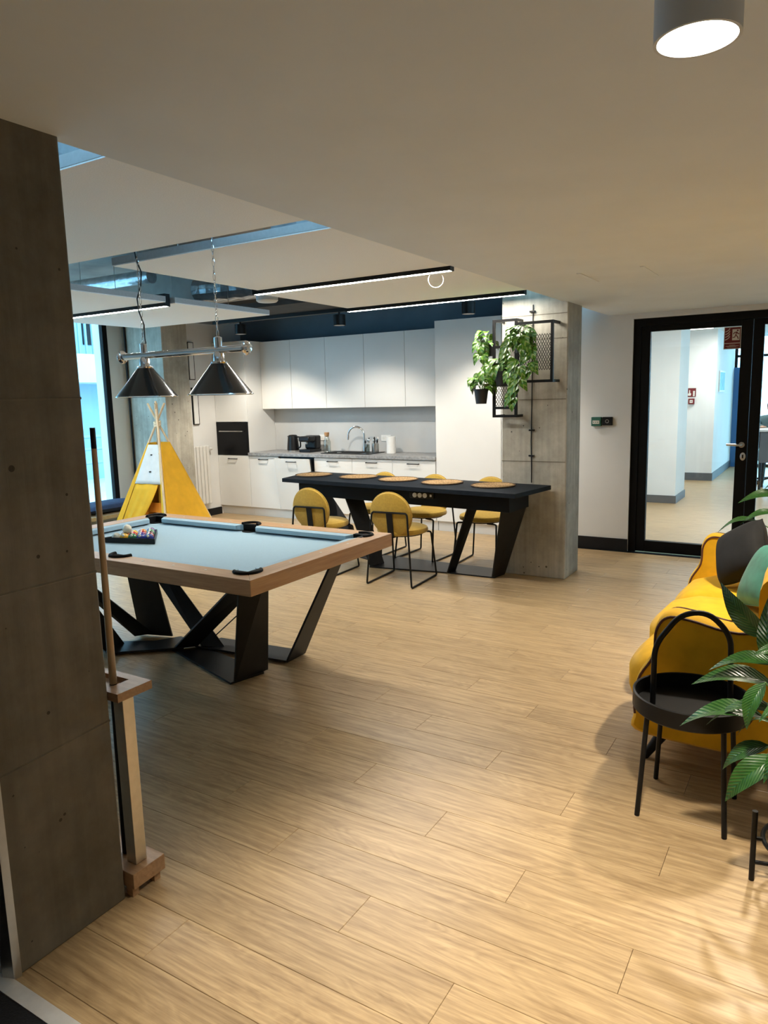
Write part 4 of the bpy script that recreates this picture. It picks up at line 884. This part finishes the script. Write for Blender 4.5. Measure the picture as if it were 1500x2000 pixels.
def pothos(label, x, y, z, r, h, vines, seed, nl=14):
    rnd = random.Random(seed)
    p_ = thing('potted_pothos', label, 'potted plant', (x, y, z), group='pothos plants on the column frames')
    MB().lathe([(r*0.72, 0.0), (r, h), (r*1.06, h), (r*1.06, h-0.012), (r*0.94, h-0.002), (r*0.9, h-0.02), (0, h-0.02)], (x, y, z), 22, cap=False).build('pot', 'pot_black', p_, smooth=True)
    MB().tube([(x, y+r*0.7, z+h-0.012), (x, y+r*1.15, z+h+0.012), (x, y+r*1.25, z+h-0.02)], 0.004, 6).build('hook', 'black_metal', p_)
    top_ = V3((x, y, z+h-0.015))
    for i in range(nl):
        a = rnd.random()*2*PI; rr = 0.05+rnd.random()*0.085; hz_ = 0.02+rnd.random()*0.10
        b = top_+V3((math.cos(a)*rr*0.55, math.sin(a)*rr*0.55-0.01, hz_)); t = b+V3((math.cos(a), math.sin(a)-0.25, -0.1-rnd.random()*0.7)).normalized()*(0.075+rnd.random()*0.045)
        MB().tube([top_, top_.lerp(b, 0.6)+V3((0, 0, 0.012)), b], 0.0018, 5).build('stalk', 'stem_green', p_)
        put_leaf(p_, PM[i % 2], b, t, (0, -0.3, 1))
    for vine in vines:
        pts = [top_]+[V3(q_) for q_ in vine]; fine = []
        for i in range(len(pts)-1):
            for k_ in range(5): fine.append(pts[i].lerp(pts[i+1], k_/5))
        fine.append(pts[-1]); MB().tube(fine, 0.0025, 5).build('vine', 'stem_green', p_, smooth=True)
        for i in range(3, len(fine)):
            for rep in range(2):
                if rnd.random() < 0.52: continue
                a = rnd.random()*2*PI; b = fine[i]+V3((math.cos(a)*0.014, -0.012+math.sin(a)*0.012, 0)); t = b+V3((math.cos(a)*0.7, -0.45, -0.55-rnd.random()*0.5)).normalized()*(0.085+rnd.random()*0.055)
                put_leaf(p_, PM[rnd.randint(0, 1)], b, t, (0, -0.9, 0.5))
    return p_
yv = FY-0.09
pothos('leafy pothos in a black pot hanging low at the left of the column', -2.545, yv-0.005, 1.525, 0.062, 0.125, [], 3, 16)
pothos('pothos in a dark pot on the mesh of the taller frame', -2.36, yv, 1.665, 0.062, 0.125, [[(-2.43, yv, 1.86), (-2.52, yv+0.03, 1.84), (-2.55, yv+0.04, 1.72)]], 4, 16)
pothos('trailing pothos filling the shorter frame on the column', -2.175, FY-0.125, 1.93, 0.062, 0.115, [[(-2.22, yv-0.07, 2.08), (-2.25, yv-0.08, 1.95), (-2.255, yv-0.07, 1.74)], [(-2.15, yv-0.08, 2.07), (-2.16, yv-0.1, 1.92), (-2.17, yv-0.09, 1.68), (-2.22, yv-0.07, 1.58)], [(-2.10, yv-0.06, 2.06), (-2.07, yv-0.07, 1.9), (-2.08, yv-0.06, 1.78)]], 5, 20)
pothos('pothos high behind the taller frame at the column edge', -2.56, FY+0.085, 1.93, 0.055, 0.11, [[(-2.60, FY+0.03, 2.06), (-2.585, FY+0.02, 1.95), (-2.58, FY+0.02, 1.78)]], 6, 12)

# wall devices by the door
gb = thing('exit_button', 'green emergency door release on the white wall', 'button', (-2.0, 7.38, 1.262)); box('housing', 'green_box', (-2.045, -1.948, 7.345, 7.39, 1.262, 1.352), gb, bevel=0.004); box('window', 'sign_white', (-2.03, -1.963, 7.340, 7.346, 1.285, 1.318), gb)
for x in (-2.018, -1.997, -1.978): box('mark', 'green_box', (x-0.004, x+0.004, 7.3385, 7.3402, 1.296, 1.307), gb)
cr = thing('card_reader', 'black card reader next to the green release box', 'card reader', (-1.89, 7.38, 1.262)); box('housing', 'black_plastic', (-1.94, -1.84, 7.355, 7.39, 1.268, 1.352), cr, bevel=0.006)
MB().tube(arc((-1.89, 7.354, 1.31), 0.016, 0, 2*PI*15/16, 15, 'xz'), 0.0015, 5, closed=True).build('ring', 'steel', cr)
# exit sign on the door glass
sg = thing('fire_door_sign', 'red fire door sign with a running figure on the door glass', 'sign', (-0.80, DY0+0.02, 1.955)); y = DY0+0.023
box('border', 'sign_white', (-0.872, -0.729, y-0.001, y+0.001, 1.957, 2.155), sg); box('field', 'red_sign', (-0.866, -0.735, y-0.002, y-0.0011, 2.012, 2.149), sg); box('text_field', 'red_sign', (-0.866, -0.735, y-0.002, y-0.0011, 1.963, 2.006), sg)
box('square', 'sign_white', (-0.803, -0.742, y-0.0029, y-0.0021, 2.035, 2.133), sg)
for i in range(4):
    zc = 2.045+i*0.024
    MB().tube([(-0.862, y-0.0024, zc-0.004), (-0.848, y-0.0024, zc+0.001), (-0.832, y-0.0024, zc+0.012), (-0.824, y-0.0024, zc+0.027)], 0.0038, 5).build('wave', 'sign_white', sg)
fig = MB().sphere((-0.760, y-0.0034, 2.121), 0.0075, 10, 6, (1, 0.1, 1))
for pts in ([(-0.766, 2.110), (-0.775, 2.080)], [(-0.766, 2.107), (-0.785, 2.103), (-0.795, 2.09)], [(-0.764, 2.105), (-0.755, 2.09), (-0.745, 2.094)], [(-0.775, 2.08), (-0.783, 2.062), (-0.80, 2.060)], [(-0.773, 2.08), (-0.760, 2.066), (-0.752, 2.045)]):
    fig.tube([(a, y-0.0034, b) for a, b in pts], 0.0042, 6)
fig.build('running_figure', 'red_sign', sg)
for z, a, b in ((1.993, -0.825, -0.775), (1.984, -0.855, -0.745), (1.975, -0.84, -0.765)): box('text_line', 'sign_white', (a, b, y-0.0028, y-0.0021, z-0.0012, z+0.0012), sg)
# corridor signs
yy = 13.855
s1 = thing('fire_alarm_sign', 'red fire alarm sign with white hand and flame in the corridor', 'sign', (-2.1, yy, 1.475)); box('plate', 'red_sign', (-2.172, -2.03, yy-0.004, yy, 1.475, 1.625), s1)
hp = [(0, 0), (0.045, 0), (0.052, 0.035), (0.035, 0.045), (0.03, 0.1), (0.018, 0.1), (0.014, 0.045), (-0.005, 0.03)]
MB().add([(-2.158+a_, yy-0.005, 1.495+b_) for a_, b_ in hp]+[(-2.158+a_, yy-0.0042, 1.495+b_) for a_, b_ in hp], [tuple(range(8)), tuple(range(15, 7, -1))]+[(i, (i+1) % 8, (i+1) % 8+8, i+8) for i in range(8)]).build('hand_symbol', 'sign_white', s1)
for i in range(3): MB().sphere((-2.062, yy-0.0045, 1.50+i*0.03), 0.017, 8, 6, (1, 0.06, 1.1)).build('flame_symbol', 'sign_white', s1)
s2 = thing('fire_alarm_button', 'red fire alarm call point below the corridor sign', 'button', (-2.09, yy, 1.34)); box('housing', 'red_sign', (-2.145, -2.045, yy-0.05, yy, 1.345, 1.445), s2, bevel=0.006); box('window', 'sign_white', (-2.12, -2.07, yy-0.053, yy-0.0505, 1.37, 1.42), s2); box('bar', 'red_sign', (-2.112, -2.078, yy-0.0545, yy-0.0535, 1.39, 1.40), s2)
ps = thing('corridor_poster', 'framed blue picture on the corridor wall', 'picture', (-1.71, 14.6, 1.56)); box('frame', 'steel', (-1.72, -1.70, 14.25, 14.95, 1.55, 1.92), ps); box('print', 'poster_blue', (-1.70, -1.697, 14.29, 14.91, 1.575, 1.895), ps)

# ------------------------------------------------------------------ person working at a desk beyond the second door leaf
dk = thing('office_desk', 'dark fronted desk in the office behind the glass door', 'desk', (-0.35, 13.0, 0)); box('top', 'desk_top', (-0.95, 0.3, 12.6, 13.3, 0.93, 0.96), dk, bevel=0.003); box('front', 'baseboard_grey', (-0.9, 0.25, 12.64, 12.67, 0.45, 0.93), dk)
for x in (-0.88, 0.22):
    for y in (12.7, 13.2): MB().tube([(x, y, 0), (x, y, 0.93)], 0.02, 8).build('leg', 'black_metal', dk)
def skin_fig(name, verts, edges, radii, mat, parent):
    me = bpy.data.meshes.new(name); me.from_pydata([V3(v)-parent.location for v in verts], edges, []); me.materials.append(MATS[mat])
    o = bpy.data.objects.new(name, me); C.objects.link(o); o.parent = parent
    md = o.modifiers.new('skin', 'SKIN'); md.use_smooth_shade = True
    for i, r in enumerate(radii): me.skin_vertices[0].data[i].radius = (r, r)
    me.skin_vertices[0].data[0].use_root = True
    s = o.modifiers.new('sub', 'SUBSURF'); s.levels = 2; s.render_levels = 2; return o
pe = thing('person', 'person in a dark top sitting at the office desk, looking down', 'person', (-0.80, 13.75, 0))
bx_, by_ = -0.80, 13.62
skin_fig('body', [(bx_, by_+0.1, 0.62), (bx_, by_+0.06, 0.85), (bx_, by_, 1.06), (bx_, by_-0.03, 1.15), (bx_, by_-0.07, 1.23), (bx_-0.19, by_, 1.08), (bx_-0.23, by_-0.12, 0.97), (bx_-0.12, by_-0.36, 0.985), (bx_+0.19, by_, 1.08), (bx_+0.23, by_-0.12, 0.97), (bx_+0.12, by_-0.36, 0.985), (bx_-0.1, by_-0.28, 0.60), (bx_-0.1, by_-0.30, 0.08), (bx_-0.1, by_-0.42, 0.04), (bx_+0.1, by_-0.28, 0.60), (bx_+0.1, by_-0.30, 0.08), (bx_+0.1, by_-0.42, 0.04)],
         [(0, 1), (1, 2), (2, 3), (3, 4), (2, 5), (5, 6), (6, 7), (2, 8), (8, 9), (9, 10), (0, 11), (11, 12), (12, 13), (0, 14), (14, 15), (15, 16)],
         [0.15, 0.14, 0.14, 0.055, 0.05, 0.065, 0.05, 0.033, 0.065, 0.05, 0.033, 0.075, 0.045, 0.04, 0.075, 0.045, 0.04], 'shirt', pe)
hd2 = MB().sphere((bx_, by_-0.10, 1.275), 0.095, 20, 14, (0.82, 1.0, 1.2)).build('head', 'skin', pe, smooth=True)
MB().sphere((bx_, by_-0.195, 1.262), 0.016, 8, 6, (0.8, 1.2, 1.4)).build('nose', 'skin', hd2, smooth=True)
for s in (-1, 1):
    MB().sphere((bx_+s*0.032, by_-0.183, 1.285), 0.011, 8, 6).build('eye', 'black_plastic', hd2); MB().sphere((bx_+s*0.078, by_-0.09, 1.27), 0.02, 8, 6, (0.4, 0.8, 1.3)).build('ear', 'skin', hd2, smooth=True)
MB().tube([(bx_-0.025, by_-0.185, 1.222), (bx_+0.025, by_-0.185, 1.222)], 0.006, 6).build('mouth', 'piping', hd2)
MB().sphere((bx_, by_-0.085, 1.315), 0.103, 18, 10, (0.86, 1.0, 0.95)).build('hair', 'hair', pe, smooth=True)
for s in (-1, 1):
    hb = V3((bx_+s*0.12, by_-0.38, 0.98)); hm = MB().sphere(hb, 0.04, 12, 8, (0.9, 1.1, 0.4))
    for f_ in range(4): hm.tube([hb+V3(((f_-1.5)*0.018, -0.03, 0)), hb+V3(((f_-1.5)*0.021, -0.065, 0.004)), hb+V3(((f_-1.5)*0.022, -0.095+abs(f_-1.5)*0.008, -0.008))], 0.0085, 6)
    hm.tube([hb+V3((-s*0.03, 0.0, 0)), hb+V3((-s*0.055, -0.03, 0)), hb+V3((-s*0.055, -0.055, -0.004))], 0.009, 6); hm.build('hand', 'skin', pe, smooth=True)
oc = thing('office_chair', 'dark office chair under the person at the desk', 'office chair', (-0.80, 13.75, 0))
MB().box(-1.03, -0.57, 13.52, 13.98, 0.40, 0.47).build('seat', 'rubber', oc, bevel=0.02); MB().box(-1.01, -0.59, 13.95, 14.0, 0.55, 1.05).build('backrest', 'rubber', oc, bevel=0.02)
MB().cyl((-0.80, 13.75, 0.08), (-0.80, 13.75, 0.40), 0.025).build('column', 'black_metal', oc)
for q_ in range(5):
    a = q_*2*PI/5+0.3; e = V3((-0.80+0.28*math.cos(a), 13.75+0.28*math.sin(a), 0.06)); MB().tube([(-0.80, 13.75, 0.1), e], 0.018, 8).sphere(e-V3((0, 0, 0.03)), 0.03, 10, 8).build('caster_leg', 'black_metal', oc)

# ================================================================== SOFA
sf = thing('sofa', 'mustard yellow velvet sofa with padded seat channels and dark piping', 'sofa', (-0.35, 4.0, 0))
def lobe(y0, y1, name, dx=0.0):
    prof = [(0.02, 0.40), (-0.18, 0.445), (-0.40, 0.465), (-0.58, 0.462), (-0.70, 0.425), (-0.765, 0.35), (-0.765, 0.27), (-0.735, 0.19), (-0.70, 0.15), (-0.62, 0.13), (-0.30, 0.13), (0.02, 0.15)]
    rows = []; n_ = 14; c_ = V3((-0.36, 0, 0.27))
    for j in range(n_+1):
        t = -1+2*j/n_; s = (1-abs(t)**3.2)**0.5 if abs(t) < 1 else 0.0; k_ = 0.74+0.26*s
        rows.append([(c_.x+(x+dx-c_.x)*k_, (y0+y1)/2+t*(y1-y0)/2*0.998, c_.z+(z-c_.z)*k_) for x, z in prof]+[(c_.x+(prof[0][0]+dx-c_.x)*k_, (y0+y1)/2+t*(y1-y0)/2*0.998, c_.z+(prof[0][1]-c_.z)*k_)])
    mb = MB().grid(rows); m = len(prof)
    mb.add([p for p in rows[0][:m]], [tuple(range(m))]).add([p for p in rows[-1][:m]], [tuple(range(m-1, -1, -1))])
    return mb.build(name, 'velvet', sf, smooth=True)
lobe(3.20, 3.80, 'seat_channel', 0.03); lobe(3.80, 4.36, 'seat_channel'); lobe(4.36, 4.90, 'seat_channel', 0.03)
def arm(yin, yout, prof, name):
    ym = (yin+yout)/2; rows = []; n_ = 8; cx = sum(p[0] for p in prof)/len(prof); cz = sum(p[1] for p in prof)/len(prof)
    for j in range(n_+1):
        t = -1+2*j/n_; k_ = 0.93+0.07*max(0, 1-t*t)**0.5
        rows.append([(cx+(x-cx)*k_, ym+t*(yout-yin)/2, cz+(z-cz)*k_) for x, z in prof+[prof[0]]])
    m = len(prof); mb = MB().grid(rows); mb.add(rows[0][:m], [tuple(range(m))]).add(rows[-1][:m], [tuple(range(m-1, -1, -1))])
    a = mb.build(name, 'velvet', sf, smooth=True)
    for side, yy_ in ((0, yin), (1, yout)):
        MB().tube([(cx+(x-cx)*0.95, yy_+(-0.003 if yy_ == min(yin, yout) else 0.003), cz+(z-cz)*0.95) for x, z in prof if z > 0.2], 0.0055, 6).build('piping', 'piping', a, smooth=True)
    return a
def smooth_prof(keys, n_=5):
    out = []; m = len(keys)
    for i in range(m):
        p0, p1, p2, p3 = [Vector(keys[(i+d) % m]) for d in (-1, 0, 1, 2)]
        for k_ in range(n_):
            t = k_/n_; out.append(tuple(0.5*((2*p1)+(-p0+p2)*t+(2*p0-5*p1+4*p2-p3)*t*t+(-p0+3*p1-3*p2+p3)*t**3)))
    return out
aprof = smooth_prof([(-0.60, 0.13), (-0.655, 0.22), (-0.645, 0.38), (-0.585, 0.50), (-0.575, 0.62), (-0.53, 0.685), (-0.44, 0.685), (-0.25, 0.655), (0.0, 0.70), (0.10, 0.60), (0.12, 0.2), (0.0, 0.13)])
arm(3.06, 3.20, aprof, 'armrest'); arm(4.90, 5.04, [(x-0.075 if x < -0.2 else x, z) for x, z in aprof], 'armrest')
rows = []
bprof = smooth_prof([(-0.16, 0.42), (-0.19, 0.60), (-0.20, 0.80), (-0.14, 0.86), (-0.03, 0.85), (0.06, 0.75), (0.10, 0.40), (0.0, 0.14), (-0.1, 0.2)], 4)
for j in range(19):
    t = j/18; k_ = 1-0.03*abs(math.sin(3*PI*t+PI/2))
    rows.append([(-0.1+(x+0.1)*k_, 3.21+1.68*t, 0.4+(z-0.4)*k_) for x, z in bprof+[bprof[0]]])
mb = MB().grid(rows); mb.add(rows[0][:-1], [tuple(range(len(bprof)))]).add(rows[-1][:-1], [tuple(range(len(bprof)-1, -1, -1))]); mb.build('backrest', 'velvet', sf, smooth=True)
# pleated pad inside the near armrest
rows = []
for j in range(41):
    t = j/40; x = -0.50+0.42*t; pl_ = 0.006*math.cos(t*70)*(1-t)
    rows.append([(x, 3.202+0.075*math.sin(PI*k_/6)+pl_*math.sin(PI*k_/6), 0.44+0.205*k_/6+0.02*t) for k_ in range(7)])
MB().grid(rows).build('pleated_pad', 'velvet', sf, smooth=True)
for x, y, dx_, dy_ in ((-0.52, 3.20, -0.09, -0.065), (-0.52, 4.86, -0.09, 0.06), (0.0, 3.20, 0.05, -0.05), (0.0, 4.86, 0.05, 0.05)):
    MB().tube([(x, y, 0.145), (x+dx_, y+dy_, 0.001)], [0.032, 0.015], 12).build('leg', 'black_metal', sf, smooth=True)
def cushion_obj(label, mat, size, th, loc, nrm, spin):
    c_ = thing('throw_cushion', label, 'cushion', (loc[0], loc[1], loc[2]-size*0.45)); nv = V3(nrm).normalized(); xv = V3((0, 0, 1)).cross(nv).normalized(); yv_ = nv.cross(xv)
    m4 = Matrix(((xv.x, yv_.x, nv.x, loc[0]), (xv.y, yv_.y, nv.y, loc[1]), (xv.z, yv_.z, nv.z, loc[2]), (0, 0, 0, 1))) @ Matrix.Rotation(spin, 4, 'Z')
    place(pillow_mb(size, size, th, 18), m4).build('cover', mat, c_, smooth=True)
    e = [(sx*size/2*0.895, sy*size/2*0.895, 0) for sx, sy in ((-1, -1), (1, -1), (1, 1), (-1, 1))]; pts = []
    for i in range(4):
        a, b2 = V3(e[i]), V3(e[(i+1) % 4]); nn = V3((-(b2-a).y, (b2-a).x, 0)).normalized()
        for k_ in range(8): t = k_/8; pts.append(m4 @ (a.lerp(b2, t)+nn*-0.018*size*4*t*(1-t)))
    MB().tube(pts, 0.004, 5, closed=True).build('seam', mat, c_, smooth=True)
cushion_obj('black velvet cushion leaning on the far end of the sofa', 'black_velvet', 0.35, 0.17, (-0.385, 4.54, 0.665), (-0.66, -0.60, 0.42), 0.62)
cushion_obj('green velvet cushion next to the black one on the sofa', 'green_velvet', 0.37, 0.14, (-0.235, 4.12, 0.645), (-0.85, -0.30, 0.45), 0.25)

# ------------------------------------------------------------------ side table
st = thing('tray_table', 'black round tray side table with a hoop handle in front of the sofa', 'side table', (-0.383, 2.812, 0))
tz = 0.40; tr_ = 0.205
MB().lathe([(0, 0.0), (tr_, 0.0), (tr_+0.006, 0.006), (tr_+0.006, 0.065), (tr_, 0.068), (tr_-0.004, 0.065), (tr_-0.004, 0.010), (0, 0.010)], (-0.383, 2.812, tz), 48, cap=False).build('tray', 'black_metal', st, smooth=True)
for x, y in ((-0.537, 2.66), (-0.529, 2.972), (-0.233, 2.659), (-0.231, 2.962)):
    tx_, ty_ = -0.383+(x+0.383)*0.86, 2.812+(y-2.812)*0.86
    MB().tube([(x, y, 0.001), (tx_, ty_, tz-0.0005)], 0.0095, 10).build('leg', 'black_metal', st, smooth=True)
MB().tube(round_path([(-0.515, 2.775, tz+0.011), (-0.515, 2.775, 0.645), (-0.43, 2.79, 0.775), (-0.34, 2.83, 0.785), (-0.262, 2.85, 0.70), (-0.252, 2.85, tz+0.011)], 0.05, 6), 0.0105, 10).build('handle', 'black_metal', st, smooth=True)

# ------------------------------------------------------------------ peace lilies
def lily(label, cx, cy, z0, potr, poth, stand, leaves, seed):
    p_ = thing('peace_lily', label, 'potted plant', (cx, cy, z0)); rnd = random.Random(seed)
    MB().lathe([(potr*0.72, 0.0), (potr*0.9, poth*0.4), (potr, poth), (potr*0.93, poth), (potr*0.9, poth-0.03), (0, poth-0.03)], (cx, cy, z0), 32, cap=False).build('pot', 'pot_grey', p_, smooth=True)
    MB().lathe([(0, 0.0), (potr*0.89, 0.0), (potr*0.89, 0.006), (0, 0.012)], (cx, cy, z0+poth-0.031), 24, cap=False).build('soil', 'soil', p_)
    crown = V3((cx, cy, z0+poth-0.025))
    for b, t, mi, u in leaves:
        b = V3(b); s0 = crown+V3(((b.x-cx)*0.15, (b.y-cy)*0.15, 0)); md = s0.lerp(b, 0.55)+V3((0, 0, 0.05))
        MB().tube([s0, md, b], [0.006, 0.0045, 0.003], 6).build('stalk', 'stem_green', p_, smooth=True)
        put_leaf(p_, LM[mi], b, t, u)
    for i in range(9):
        a = rnd.uniform(-0.9, 1.6); rr = rnd.uniform(0.08, 0.2); h = rnd.uniform(0.15, 0.5)
        b = crown+V3((rr*math.cos(a), rr*math.sin(a), h)); t = b+V3((math.cos(a), math.sin(a), -0.2)).normalized()*rnd.uniform(0.2, 0.3)
        MB().tube([crown, crown.lerp(b, 0.6)+V3((0, 0, 0.03)), b], 0.004, 6).build('stalk', 'stem_green', p_, smooth=True); put_leaf(p_, LM[i % 3], b, t)
    return p_
ld = 2.45
SCX, SCY = 0.045, 2.50
lily('peace lily with glossy drooping leaves in the right foreground', SCX, SCY, 0.16, 0.155, 0.26, True, [
    ((-0.12, 2.47, 0.565), (-0.385, 2.46, 0.530), 0, (0.1, -0.3, 1)),
    ((-0.10, 2.50, 0.665), (-0.345, 2.48, 0.655), 2, (0, -0.25, 1)),
    ((-0.09, 2.46, 0.745), (-0.295, 2.45, 0.735), 0, (0, -0.35, 1)),
    ((-0.12, 2.42, 0.700), (-0.172, 2.37, 0.555), 2, (-0.5, -0.8, 0.4)),
    ((-0.07, 2.40, 0.475), (-0.225, 2.36, 0.310), 2, (-0.45, -0.7, 0.5)),
    ((-0.10, 2.50, 0.460), (-0.26, 2.50, 0.355), 0, (0.0, -0.5, 0.8)),
    ((-0.13, 2.56, 0.80), (-0.29, 2.60, 0.955), 2, (-0.5, -0.8, 0.3)),
    ((-0.09, 2.52, 0.72), (-0.17, 2.50, 0.93), 1, (-0.4, -0.9, 0.1)),
    ((-0.08, 2.44, 0.60), (-0.30, 2.44, 0.605), 1, (0, -0.3, 1)),
    ((-0.06, 2.40, 0.65), (-0.13, 2.33, 0.62), 0, (0, -0.4, 1)),
    ((-0.06, 2.42, 0.82), (-0.16, 2.38, 0.80), 2, (0, -0.6, 0.8)),
    ((-0.02, 2.40, 0.55), (-0.12, 2.30, 0.44), 0, (-0.4, -0.6, 0.6)),
    ((-0.10, 2.54, 0.52), (-0.22, 2.58, 0.50), 1, (0, 0, 1))], 11)
sd = thing('plant_stand', 'black metal plant stand with slim legs under the peace lily', 'plant stand', (SCX, SCY, 0))
MB().tube(arc((SCX, SCY, 0.150), 0.150, 0, 2*PI*35/36, 35, 'xy'), 0.0075, 8, closed=True).build('ring', 'black_metal', sd, smooth=True)
for k_ in range(4):
    a = math.atan2(2.461-SCY, -0.128-SCX)+k_*PI/2; e = (SCX+0.178*math.cos(a), SCY+0.178*math.sin(a))
    MB().tube([(e[0], e[1], 0.0), (e[0], e[1], 0.245)], 0.0088, 10).tube([(e[0], e[1], 0.150), (SCX+0.15*math.cos(a), SCY+0.15*math.sin(a), 0.150)], 0.007, 8).build('leg', 'black_metal', sd, smooth=True)
    MB().tube([(e[0], e[1], 0.065), (SCX, SCY, 0.065)], 0.007, 8).build('cross_bar', 'black_metal', sd, smooth=True)
lily('peace lily behind the far end of the sofa by the glass door', 0.02, 5.35, 0.0, 0.16, 0.45, False, [
    ((-0.22, 5.25, 0.90), (-0.475, 5.15, 0.895), 2, (0, -0.4, 1)), ((-0.24, 5.2, 0.80), (-0.46, 5.12, 0.775), 0, (0, -0.4, 1)), ((-0.35, 5.16, 0.75), (-0.60, 5.12, 0.715), 0, (0, -0.2, 1)),
    ((-0.16, 5.25, 1.02), (-0.34, 5.2, 0.99), 0, (0, -0.4, 1)), ((-0.15, 5.3, 0.95), (-0.3, 5.2, 1.05), 2, (0, -0.6, 0.8))], 12)
